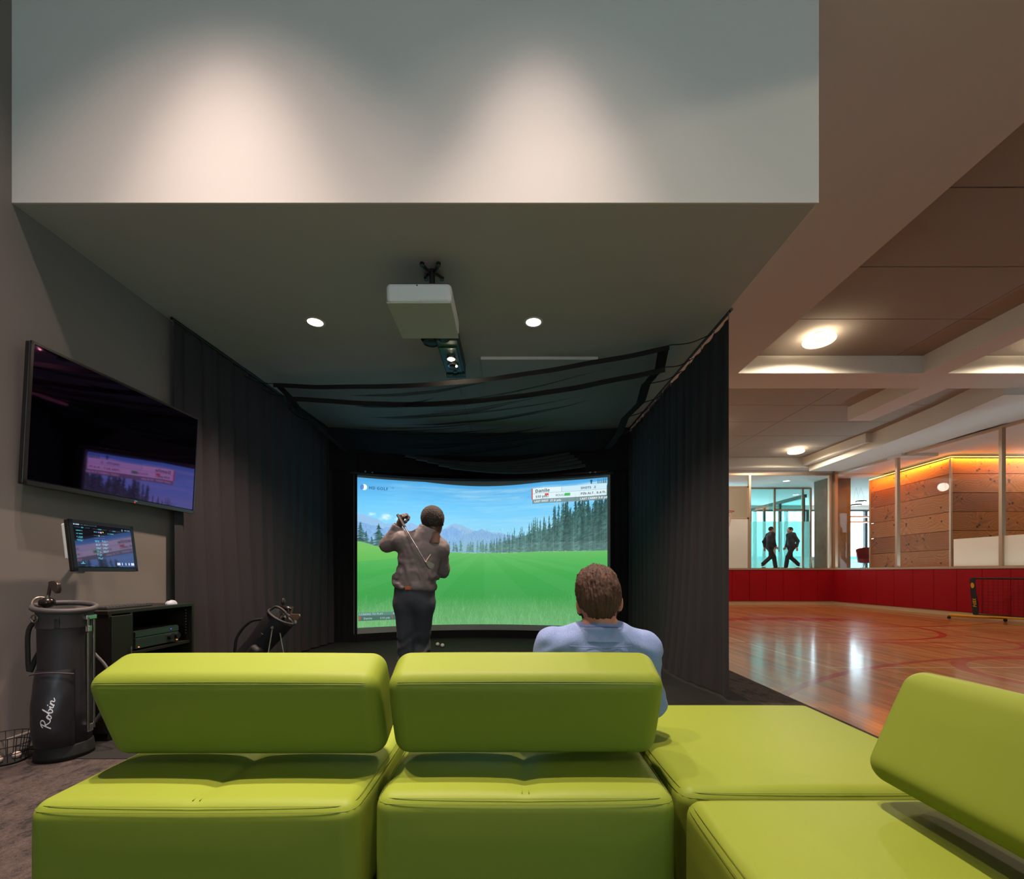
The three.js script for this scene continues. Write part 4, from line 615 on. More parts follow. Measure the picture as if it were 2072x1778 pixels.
// ================================================================ on the court
{ // basketball board, ring and net
  const t = thing('basketball_hoop', 'basketball board with a red ring and white net behind the curtain edge', 'basketball hoop', [6.76, 0, -14.7]);
  part(t, 'backboard', span(-0.9, 0.9, 2.9, 3.9, 0.0, -0.03), phys(0xd9d2c0, 0.25, { transmission: 0.35, thickness: 0 })); const f = 0.05; part(t, 'frame', merge([span(-0.92, 0.92, 2.87, 2.87 + f, 0.02, -0.05), span(-0.92, 0.92, 3.93 - f, 3.93, 0.02, -0.05), span(-0.92, -0.92 + f, 2.87, 3.93, 0.02, -0.05), span(0.92 - f, 0.92, 2.87, 3.93, 0.02, -0.05)]), std(0xcdb79c, 0.4));
  part(t, 'ring', merge([new THREE.TorusGeometry(0.23, 0.012, 10, 40).rotateX(Math.PI / 2).translate(0, 3.05, 0.40), box(0.14, 0.06, 0.17, 0, 3.03, 0.09)]), std(0xb01812, 0.4));
  const n = []; for (let k = 0; k < 12; k++) for (const s of [-1, 1]) { const p = []; for (let j = 0; j <= 6; j++) { const a = (k + s * j * 0.5) / 12 * 6.283, r = lerp(0.225, 0.11, Math.sqrt(j / 6)); p.push([r * Math.cos(a), 3.04 - 0.075 * j, 0.4 + r * Math.sin(a)]); } n.push(tube(p, 0.005, 12, 5)); } part(t, 'net', merge(n), std(0xd8cdbd, 0.8));
  part(t, 'arm', merge([rod([-0.3, 3.3, -0.05], [-0.3, 4.8, -1.25], 0.04), rod([0.3, 3.3, -0.05], [0.3, 4.8, -1.25], 0.04)]), alu);
}
{ // rolling net set near the right pads
  const D = new THREE.Vector3(0.55, 0, 0.83).normalize(), t = thing('rolling_net', 'low yellow-footed rolling sports net with a black post by the red pads', 'sports net', [11.10, 0, -10.85], -Math.atan2(D.z, D.x));
  const yel = std(0xc98a10, 0.45), post = std(0x14130f, 0.7);
  const lab = tex(64, 512, (c, w, h) => { c.fillStyle = '#14130f'; c.fillRect(0, 0, w, h); c.fillStyle = '#c98a14'; c.beginPath(); c.ellipse(26, 95, 20, 40, 0, 0, 7); c.fill(); c.save(); c.translate(52, 405); c.rotate(-Math.PI / 2); c.font = 'bold 52px sans-serif'; c.fillText('Pd8X', 0, 0); c.restore(); });
  part(t, 'post', tube([[-0.05, 1.01, 0], [-0.06, 0.8, 0], [-0.02, 0.5, 0], [0.0, 0.13, 0]], 0.045, 20, 12), post); const cov = part(t, 'post_sleeve', grid(1, 12, (u, v) => { const y = lerp(0.14, 0.99, v), x = lerp(0.0, -0.055, Math.pow(v, 0.8)); return [x + (u - 0.5) * 0.10, y, 0.046]; }), std(0xffffff, 0.7, { map: lab, side: THREE.DoubleSide }));
  cov.rotation.y = 0; part(t, 'top_cord', rod([-0.05, 1.0, 0], [5, 0.99, 0], 0.022), post); part(t, 'bottom_cord', rod([0, 0.14, 0], [5, 0.14, 0], 0.012), post);
  const n = []; for (let k = 0; k < 60; k++) n.push(rod([0.04 + k * 0.08, 0.15, 0], [0.04 + k * 0.08, 0.98, 0], 0.0022, 0.0022, 4)); for (let k = 1; k < 11; k++) n.push(rod([0, 0.14 + k * 0.078, 0], [5, 0.14 + k * 0.078, 0], 0.0022, 0.0022, 4)); const nm = part(t, 'net_mesh', merge(n), std(0x1d1210, 0.8));
  part(t, 'foot_bar', tube([[-0.45, 0.10, 0.12], [0, 0.09, 0.05], [0.48, 0.09, -0.12]].map(p => p), 0.034, 20, 8), yel); part(t, 'stem', rod([0, 0.08, 0], [0, 0.16, 0], 0.02), yel); part(t, 'base_rail', rod([0, 0.1, 0], [4.6, 0.1, 0.02], 0.02), yel);
  for (const [x, z] of [[-0.45, 0.12], [0.46, -0.11]]) part(t, 'castor', merge([cyl(0.035, 0.035, 0.025).rotateX(Math.PI / 2).translate(x, 0.036, z), rod([x, 0.05, z], [x, 0.1, z], 0.012)]), rubber);
}
// ================================================================ offices: furniture and hanging lights
{
  const t = thing('lounge_chair', 'deep red lounge chair between the column and the timber wall', 'chair', [14.05, OF, -17.75], 2.6), red = std(0x9a1016, 0.6);
  const g = grid(30, 14, (u, v) => { const a = lerp(-1.9, 1.9, u) + Math.PI / 2, r = 0.42 + 0.06 * v, top = 0.62 + 0.28 * Math.cos((u - 0.5) * 2.6); return [r * Math.cos(a), lerp(0.28, top, v), r * Math.sin(a)]; }); part(t, 'shell', g, std(0x9a1016, 0.6, { side: THREE.DoubleSide })); part(t, 'seat', cyl(0.42, 0.34, 0.16, 0, 0.34, 0, 32), red); for (const [x, z] of [[0.25, 0.25], [-0.25, 0.25], [0.25, -0.25], [-0.25, -0.25]]) part(t, 'leg', rod([x * 0.8, 0.28, z * 0.8], [x * 1.3, 0, z * 1.3], 0.012), chrome);
  const w = thing('tub_armchair', 'white rounded armchair behind the far glass by the concrete column', 'armchair', [12.45, OF, -18.3], -0.6), wm = std(0xe8e6e4, 0.6); part(w, 'seat', cyl(0.3, 0.27, 0.36, 0, 0.2, 0, 32), wm); part(w, 'backrest', grid(24, 6, (u, v) => { const a = lerp(0, Math.PI, u); return [0.32 * Math.cos(a), lerp(0.05, 0.52, v), -0.32 * Math.sin(a)]; }), std(0xe8e6e4, 0.6, { side: THREE.DoubleSide })); part(w, 'base', cyl(0.2, 0.2, 0.02, 0, 0.01, 0), steel);
  const rings = [['black ring pendant in the office gap, the upper of two', 14.55, 4.10, -18.9], ['black ring pendant in the office gap, the lower of two', 14.35, 3.95, -18.9]];
  for (const [l, x, y, z] of rings) { const p = thing('ring_pendant', l, 'pendant lamp', [x, 0, z]); part(p, 'ring', new THREE.TorusGeometry(0.17, 0.024, 10, 36).rotateX(Math.PI / 2).translate(0, y, 0), black); part(p, 'diffuser', new THREE.TorusGeometry(0.15, 0.012, 8, 36).rotateX(Math.PI / 2).translate(0, y - 0.008, 0), glow(0xfff2dd, 4)); part(p, 'cable', merge([rod([0.17, y, 0], [0, OC, 0], 0.002), rod([-0.17, y, 0], [0, OC, 0], 0.002)]), blackMatt); }
  for (const [l, y, z] of [['copper bar pendant before the far windows, upper one', 3.88, -22.3], ['copper bar pendant before the far windows, lower one', 3.62, -22.3]]) { const p = thing('bar_pendant', l, 'pendant lamp', [17.4, 0, z]); part(p, 'bar', rod([-1.6, y, 0], [1.6, y, 0], 0.035), std(0x9a5a3c, 0.35, { metalness: 0.6 })); part(p, 'diffuser', rbox(3.2, 0.02, 0.05, 0.008, 0, y - 0.04, 0), glow(0xfff4e6, 3)); part(p, 'cable', merge([-1.3, 1.3].map(x => rod([x, y, 0], [x, OC, 0], 0.003))), steel); }
}

// ================================================================ people
const smin = (a, b, k) => { const h = Math.max(k - Math.abs(a - b), 0) / k; return Math.min(a, b) - h * h * k * 0.25; };
function surfaceNets(f, lo, hi, cell, full = false) {                        // mesh of f = 0, smooth normals from the field
  const n = [0, 1, 2].map(k => Math.ceil((hi[k] - lo[k]) / cell) + 1), [nx, ny, nz] = n, F = new Float32Array(nx * ny * nz);
  const B = full ? 1 : 4, far = cell * B * 0.87 * 1.9;             // blocks far from the surface are filled from their centre
  for (let K = 0; K < nz; K += B) for (let Jb = 0; Jb < ny; Jb += B) for (let I = 0; I < nx; I += B) {
    const h = (B - 1) / 2, v = full ? 0 : f(lo[0] + (I + h) * cell, lo[1] + (Jb + h) * cell, lo[2] + (K + h) * cell), skip = !full && Math.abs(v) > far;
    for (let k = K; k < Math.min(K + B, nz); k++) for (let j = Jb; j < Math.min(Jb + B, ny); j++) for (let i = I; i < Math.min(I + B, nx); i++) F[i + nx * (j + ny * k)] = skip ? v : f(lo[0] + i * cell, lo[1] + j * cell, lo[2] + k * cell);
  }
  const id = new Int32Array(nx * ny * nz).fill(-1), P = [], ix = [], at = (i, j, k) => i + nx * (j + ny * k);
  for (let k = 0; k < nz - 1; k++) for (let j = 0; j < ny - 1; j++) for (let i = 0; i < nx - 1; i++) {
    let s = 0, c = 0, x = 0, y = 0, z = 0; const v = [];
    for (let m = 0; m < 8; m++) { v[m] = F[at(i + (m & 1), j + (m >> 1 & 1), k + (m >> 2))]; if (v[m] < 0) s++; }
    if (s === 0 || s === 8) continue;
    for (const [a, b] of [[0, 1], [2, 3], [4, 5], [6, 7], [0, 2], [1, 3], [4, 6], [5, 7], [0, 4], [1, 5], [2, 6], [3, 7]]) if ((v[a] < 0) !== (v[b] < 0)) { const t = v[a] / (v[a] - v[b]); x += lerp(a & 1, b & 1, t); y += lerp(a >> 1 & 1, b >> 1 & 1, t); z += lerp(a >> 2, b >> 2, t); c++; }
    id[at(i, j, k)] = P.length / 3; P.push(lo[0] + (i + x / c) * cell, lo[1] + (j + y / c) * cell, lo[2] + (k + z / c) * cell);
  }
  const quad = (a, b, c, d, flip) => { if (a < 0 || b < 0 || c < 0 || d < 0) return; flip ? ix.push(a, c, b, a, d, c) : ix.push(a, b, c, a, c, d); };
  for (let k = 1; k < nz - 1; k++) for (let j = 1; j < ny - 1; j++) for (let i = 1; i < nx - 1; i++) {
    const s = F[at(i, j, k)] < 0;
    if (s !== F[at(i + 1, j, k)] < 0) quad(id[at(i, j - 1, k - 1)], id[at(i, j, k - 1)], id[at(i, j, k)], id[at(i, j - 1, k)], !s);
    if (s !== F[at(i, j + 1, k)] < 0) quad(id[at(i - 1, j, k - 1)], id[at(i - 1, j, k)], id[at(i, j, k)], id[at(i, j, k - 1)], !s);
    if (s !== F[at(i, j, k + 1)] < 0) quad(id[at(i - 1, j - 1, k)], id[at(i, j - 1, k)], id[at(i, j, k)], id[at(i - 1, j, k)], !s);
  }
  const g = new THREE.BufferGeometry(); g.setAttribute('position', new THREE.Float32BufferAttribute(P, 3)); g.setIndex(ix); g.computeVertexNormals();
  g.setAttribute('uv', new THREE.Float32BufferAttribute(P.filter((_, i) => i % 3 < 2), 2)); return g;
}
// bone: [from, to, radius, radius, {flat: [start, end], wide: [axis, factor]}]
function capsule(b) {
  const [A, B, ra, rb, o = {}] = b, d = [0, 1, 2].map(k => B[k] - A[k]), L2 = d[0] ** 2 + d[1] ** 2 + d[2] ** 2, Ln = Math.sqrt(L2), ax = o.wide?.[0], wf = o.wide?.[1] ?? 1;
  return (x, y, z) => {
    let px = x - A[0], py = y - A[1], pz = z - A[2]; const tr = (px * d[0] + py * d[1] + pz * d[2]) / (L2 || 1);
    if (ax) { const q = px * ax[0] + py * ax[1] + pz * ax[2] - tr * (d[0] * ax[0] + d[1] * ax[1] + d[2] * ax[2]); px -= ax[0] * q * (1 - 1 / wf); py -= ax[1] * q * (1 - 1 / wf); pz -= ax[2] * q * (1 - 1 / wf); }
    const t = clamp((px * d[0] + py * d[1] + pz * d[2]) / (L2 || 1), 0, 1), s = Math.hypot(px - d[0] * t, py - d[1] * t, pz - d[2] * t) - lerp(ra, rb, t);
    let r = s; if (o.flat?.[0]) r = Math.max(r, -tr * Ln); if (o.flat?.[1]) r = Math.max(r, (tr - 1) * Ln); return r;
  };
}
function field(bones, k = 0.04, grow = 0, rough) { const c = bones.map(capsule); return (x, y, z) => { let d = 9; for (const f of c) d = smin(d, f(x, y, z), k); return d - grow - (rough && Math.abs(d - grow) < 0.03 ? rough(x, y, z) : 0); }; }
function bounds(bones, pad = 0.06) { const lo = [9e9, 9e9, 9e9], hi = [-9e9, -9e9, -9e9]; for (const [a, b, ra, rb, o = {}] of bones) for (const [p, r] of [[a, ra], [b, rb]]) for (let k = 0; k < 3; k++) { const e = r * (o.wide ? o.wide[1] : 1) + pad; lo[k] = Math.min(lo[k], p[k] - e); hi[k] = Math.max(hi[k], p[k] + e); } return [lo, hi]; }
const mesh = (bones, cell, k, grow, rough) => surfaceNets(field(bones, k, grow, rough), ...bounds(bones, 0.05 + (grow || 0)), cell);

const ell = (x, y, z, cx, cy, cz, rx, ry, rz) => { const a = (x - cx) / rx, b = (y - cy) / ry, c = (z - cz) / rz, l = Math.hypot(a, b, c), m = Math.hypot(a / rx, b / ry, c / rz); return l * (l - 1) / (m || 1); };
function headField(x, y, z) {                                   // face towards +z, ears at x = +-0.075
  const X = Math.abs(x); let d = ell(x, y, z, 0, 0.025, -0.014, 0.074, 0.094, 0.094);
  d = smin(d, ell(x, y, z, 0, -0.045, 0.028, 0.056, 0.066, 0.062), 0.05); d = smin(d, ell(x, y, z, 0, -0.094, 0.068, 0.02, 0.016, 0.018), 0.03);
  d = smin(d, capsule([[0, -0.05, -0.022], [0, -0.19, -0.03], 0.054, 0.06])(x, y, z), 0.03);
  d = smin(d, ell(X, y, z, 0.028, 0.036, 0.072, 0.026, 0.009, 0.012), 0.02);
  d = -smin(-d, ell(X, y, z, 0.031, 0.012, 0.098, 0.018, 0.014, 0.02), 0.012);
  d = smin(d, capsule([[0, 0.02, 0.082], [0, -0.026, 0.104], 0.008, 0.013])(x, y, z), 0.014); d = smin(d, ell(X, y, z, 0.012, -0.03, 0.092, 0.009, 0.008, 0.011), 0.01);
  d = smin(d, ell(x, y, z, 0, -0.058, 0.083, 0.026, 0.0065, 0.011), 0.01); d = -smin(-d, ell(x, y, z, 0, -0.0645, 0.097, 0.028, 0.0022, 0.01), 0.004); d = smin(d, ell(x, y, z, 0, -0.072, 0.081, 0.021, 0.007, 0.011), 0.01);
  const ez = z + 0.012 + (y + 0.005) * 0.2, ex = X - 0.081 + ez * 0.35; let ear = ell(ex, y + 0.005, ez, 0, 0, 0, 0.011, 0.034, 0.021); ear = -smin(-ear, ell(ex, y + 0.002, ez, 0.009, 0, 0.004, 0.008, 0.022, 0.012), 0.006);
  return smin(d, ear, 0.012);
}
function paintVertices(g, f) { const P = g.attributes.position, c = []; for (let i = 0; i < P.count; i++) c.push(...f(P.getX(i), P.getY(i), P.getZ(i))); g.setAttribute('color', new THREE.Float32BufferAttribute(c, 3)); return g; }
function headGeometry(skin, lip, iris, cell) {
  const g = surfaceNets(headField, [-0.11, -0.19, -0.13], [0.11, 0.14, 0.13], cell);
  paintVertices(g, (x, y, z) => z > 0.07 && y < -0.05 && y > -0.082 && Math.abs(x) < 0.028 ? lip : z > 0.06 && Math.abs(Math.abs(x) - 0.03) < 0.022 && Math.abs(y - 0.042) < 0.006 ? skin.map(v => v * 0.25) : skin);
  const eyes = [-1, 1].map(s => paintVertices(new THREE.SphereGeometry(0.0125, 16, 12).translate(s * 0.031, 0.012, 0.0745), (x, y, z) => { const r = Math.hypot(x - s * 0.031, y - 0.012); return z > 0.08 && r < 0.0065 ? iris : [0.75, 0.73, 0.7]; }));
  return { g, eyes };
}
function handBones(w, dir, nrm, curl = 0.6, size = 1, right = true) {   // wrist, direction of the fingers, back of the hand
  const D = V(...dir).normalize(), N = V(...nrm).addScaledVector(D, -V(...nrm).dot(D)).normalize(), S = V().crossVectors(D, N).multiplyScalar(right ? 1 : -1), O = V(...w), out = [], p = (a, b, c) => { const q = O.clone().addScaledVector(D, a * size).addScaledVector(S, b * size).addScaledVector(N, c * size); return [q.x, q.y, q.z]; };
  out.push([p(-0.01, 0, 0), p(0.03, 0, 0), 0.024 * size, 0.026 * size]); for (const [b, l] of [[-0.03, 0.082], [-0.01, 0.088], [0.011, 0.085], [0.03, 0.077]]) out.push([p(0.015, b * 0.6, 0), p(l, b, 0), 0.017 * size, 0.0125 * size]);
  for (const [b, l0, len] of [[-0.031, 0.082, 0.068], [-0.0105, 0.088, 0.078], [0.0115, 0.085, 0.073], [0.032, 0.077, 0.056]]) { let a = l0, c = 0, ang = 0, P0 = p(a, b, c); for (let j = 0; j < 3; j++) { ang += curl * (j ? 1 : 0.8); const s = len * [0.45, 0.32, 0.26][j]; a += s * Math.cos(ang); c -= s * Math.sin(ang); const P1 = p(a, b * (1 + 0.05 * j), c); out.push([P0, P1, (0.0098 - 0.0009 * j) * size, (0.0090 - 0.0009 * j) * size]); P0 = P1; } }
  const t0 = p(0.02, -0.024, -0.006), t1 = p(0.052, -0.052, -0.02), t2 = p(0.078, -0.05, -0.036), t3 = p(0.098, -0.038, -0.044); out.push([t0, t1, 0.015 * size, 0.0115 * size], [t1, t2, 0.0112 * size, 0.0098 * size], [t2, t3, 0.0098 * size, 0.008 * size]);
  return out;
}
function person(o) {
  const t = thing('person', o.label, 'person', [0, 0, 0]), J = o.j, cell = o.cell ?? 0.012, skinMat = std(0xffffff, 0.55, { vertexColors: true });
  const ax = o.wideAxis ?? [1, 0, 0], torso = o.torso;
  // skin: trunk, limbs, hands and head in one continuous mesh
  const arms = [], legs = [], hands = [];
  for (const s of ['L', 'R']) {
    arms.push([J['shoulder' + s], J['elbow' + s], 0.052, 0.042], [J['elbow' + s], J['wrist' + s], 0.042, 0.029]);
    legs.push([J['hip' + s], J['knee' + s], 0.082, 0.055], [J['knee' + s], J['ankle' + s], 0.054, 0.038]);
    const h = o.hands?.[s]; if (h) hands.push(handBones(J['wrist' + s], h.dir, h.nrm, h.curl ?? 0.6, 1, s === 'R'));
  }
  const trunk = [[J.pelvis, J.waist, torso[0], torso[1], { wide: [ax, 1.45] }], [J.waist, J.chest, torso[1], torso[2], { wide: [ax, 1.42] }], [J.chest, J.neck, torso[2] * 0.72, 0.06, { wide: [ax, 1.25] }], [J.shoulderL, J.chest, 0.056, 0.07], [J.shoulderR, J.chest, 0.056, 0.07], [J.neck.map((v, k) => v - [0, o.trap ?? 0.022, 0][k]), J.shoulderL, 0.054, 0.054], [J.neck.map((v, k) => v - [0, o.trap ?? 0.022, 0][k]), J.shoulderR, 0.054, 0.054], [J.pelvis, J.hipL, 0.10, 0.09], [J.pelvis, J.hipR, 0.10, 0.09]];
  const body = mesh([...trunk, ...arms, ...legs, [J.neck, J.head, 0.055, 0.052]], cell, 0.045), tone = () => o.skin;
  paintVertices(body, tone);
  const M = new THREE.Matrix4().compose(V(...J.head), new THREE.Quaternion().setFromEuler(new THREE.Euler(o.face[0], o.face[1], o.face[2] ?? 0, 'YXZ')), V(1, 1, 1).multiplyScalar(o.headScale ?? 1));
  const { g, eyes } = headGeometry(o.skin, o.lip ?? o.skin.map((v, k) => v * [1, 0.72, 0.72][k]), [0.06, 0.04, 0.025], o.headCell ?? 0.0035); const list = [body, g.applyMatrix4(M), ...eyes.map(e => e.applyMatrix4(M)), ...hands.map(h => paintVertices(mesh(h, 0.0035, 0.010), tone))];
  part(t, 'body', mergeGeometries(list.map(q => { const r = q.index ? q.toNonIndexed() : q; return r; })), skinMat);
  // hair
  const hf = o.hair.f, hg = surfaceNets((x, y, z) => hf(x, y, z), [-0.13, -0.15, -0.14], [0.13, 0.17, 0.11], o.hairCell ?? 0.0036, true); if (o.hair.color) paintVertices(hg, o.hair.color); hg.applyMatrix4(M);
  part(t, 'hair', hg, o.hair.mat ?? std(o.hair.color ? 0xffffff : o.hair.col, 0.8, { vertexColors: !!o.hair.color }));
  // shirt, trousers, shoes
  const cut = (b, ...f) => [b[0], b[1], b[2], b[3], { ...(b[4] ?? {}), flat: f }], mid = (a, b, q) => a.map((v, k) => lerp(v, b[k], q));
  const sh = [cut([mid(J.pelvis, J.waist, o.hem ?? 0.1), J.waist, torso[0] + 0.004, torso[1] + 0.006, { wide: [ax, 1.45] }], 1, 0), trunk[1], cut([trunk[2][0], mid(trunk[2][0], trunk[2][1], o.neckCut ?? 1.08), trunk[2][2], 0.062, trunk[2][4]], 0, 1), trunk[3], trunk[4], trunk[5], trunk[6], ...arms.map((b, i) => i % 2 ? cut([b[0], mid(b[0], b[1], o.cuff ?? 0.92), b[2], b[3] + 0.006], 0, 1) : b)];
  part(t, 'shirt', mesh(sh, o.fine ?? cell * 0.7, 0.045, 0.013, o.wrinkle), o.shirt);
  const tr = [cut([J.pelvis, mid(J.pelvis, J.waist, o.rise ?? 0.35), torso[0], torso[0] - 0.002, { wide: [ax, 1.45] }], 0, 1), trunk[7], trunk[8], ...legs.map((b, i) => i % 2 ? cut([b[0], mid(b[0], b[1], 0.97), b[2] + 0.008, b[3] + 0.02], 0, 1) : b)];
  part(t, 'trousers', mesh(tr, cell * 0.8, 0.03, 0.014, o.wrinkleLegs), o.trousers);
  for (const s of ['L', 'R']) { const a = J['ankle' + s], q = J['toe' + s]; const low = mid(a, q, 0.25); part(t, 'shoe', mesh([[a, [a[0], a[1] - 0.03, a[2]], 0.045, 0.045], [[a[0], q[1], a[2]], q, 0.045, 0.038]], 0.009, 0.03), o.shoe ?? std(0x1a1a1c, 0.5)); }
  return t;
}
// --- the golfer at the end of his swing, seen from behind
{
  const z = -3.83, J = { pelvis: [-0.815, 0.93, z], waist: [-0.805, 1.08, z], chest: [-0.765, 1.31, z - 0.01], neck: [-0.702, 1.462, z], head: [-0.656, 1.562, z - 0.02], shoulderL: [-0.905, 1.405, z + 0.02], shoulderR: [-0.605, 1.345, z - 0.03], elbowL: [-1.055, 1.375, z - 0.04], wristL: [-0.945, 1.535, z + 0.0], elbowR: [-0.592, 1.165, z - 0.13], wristR: [-0.80, 1.40, z - 0.19],
    hipL: [-0.885, 0.87, z], hipR: [-0.745, 0.87, z], kneeL: [-0.888, 0.48, z - 0.03], kneeR: [-0.775, 0.50, z - 0.10], ankleL: [-0.878, 0.085, z], ankleR: [-0.80, 0.17, z + 0.10], toeL: [-0.95, 0.045, z - 0.15], toeR: [-0.78, 0.045, z - 0.0] };
  const denim = std(0x30343c, 0.85, { bumpMap: carpetBump, bumpScale: 0.0004 });
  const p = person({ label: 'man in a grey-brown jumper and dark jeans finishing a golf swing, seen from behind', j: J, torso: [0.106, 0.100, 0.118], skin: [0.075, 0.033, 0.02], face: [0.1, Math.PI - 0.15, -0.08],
    hands: { L: { dir: [0.35, 0.9, 0.1], nrm: [-0.6, 0.3, 0.6], curl: 1.15 }, R: { dir: [-0.75, 0.7, 0.3], nrm: [0, 0.3, -1], curl: 1.0 } }, hem: 0.62, rise: 0.64, neckCut: 1.28,
    wrinkle: (x, y, zz) => 0.012 * Math.max(-0.5, Math.sin(26 * y + 34 * x + 5 * noise(x * 9, y * 9, zz * 9))) * clamp((1.33 - y) * 4, 0.1, 1) + 0.004 * noise(x * 30, y * 30, zz * 30),
    wrinkleLegs: (x, y, zz) => 0.006 * Math.sin(44 * y - 18 * x + 6 * noise(x * 9, y * 8, zz * 9)) * clamp((0.75 - y) * 3, 0.15, 1),
    shirt: std(0x6b6061, 0.62, { bumpMap: carpetBump, bumpScale: 0.0003 }), trousers: denim,
    hair: { f: (x, y, zz) => Math.max(ell(x, y, zz, 0, 0.036, -0.022, 0.098, 0.106, 0.108) - 0.003 * noise(x * 90, y * 90, zz * 90), zz - 0.055 + 0.25 * (y - 0.06), -(y + 0.078) - 0.25 * zz), col: 0x2e2421 } });
  part(p, 'belt', mesh([[[-0.811, 1.00, z], [-0.810, 1.028, z], 0.121, 0.121, { wide: [[1, 0, 0], 1.40], flat: [1, 1] }]], 0.008, 0.01), std(0x17130f, 0.5)); part(p, 'belt_patch', rbox(0.10, 0.03, 0.012, 0.004, -0.815, 1.013, z + 0.122), std(0xa4552a, 0.4)); part(p, 'belt_stud', new THREE.SphereGeometry(0.008, 12, 8).translate(-0.815, 1.015, z + 0.13), chrome);
  part(p, 'collar', new THREE.TorusGeometry(0.066, 0.012, 10, 36).rotateX(Math.PI / 2 - 0.15).rotateZ(-0.25).translate(-0.697, 1.470, z), std(0x5a4d4b, 0.7));
  const a = V(-0.935, 1.60, z + 0.03), b = V(-0.615, 1.215, -3.27), k = thing('golf_driver', 'thin golf club swung across the back of the golfer', 'golf club', [0, 0, 0]);
  const l = (t) => a.clone().lerp(b, t).toArray(); part(k, 'grip', rod(l(-0.06), l(0.24), 0.0125, 0.011), rubber); part(k, 'shaft', rod(l(0.24), l(1), 0.0065, 0.0045), std(0x2b3038, 0.3, { metalness: 0.6 })); part(k, 'head', ironHead().rotateZ(-0.9).rotateY(0.7).scale(0.8, 0.8, 0.8).translate(...b.toArray()), std(0x7c7468, 0.35, { metalness: 0.7 }));
}
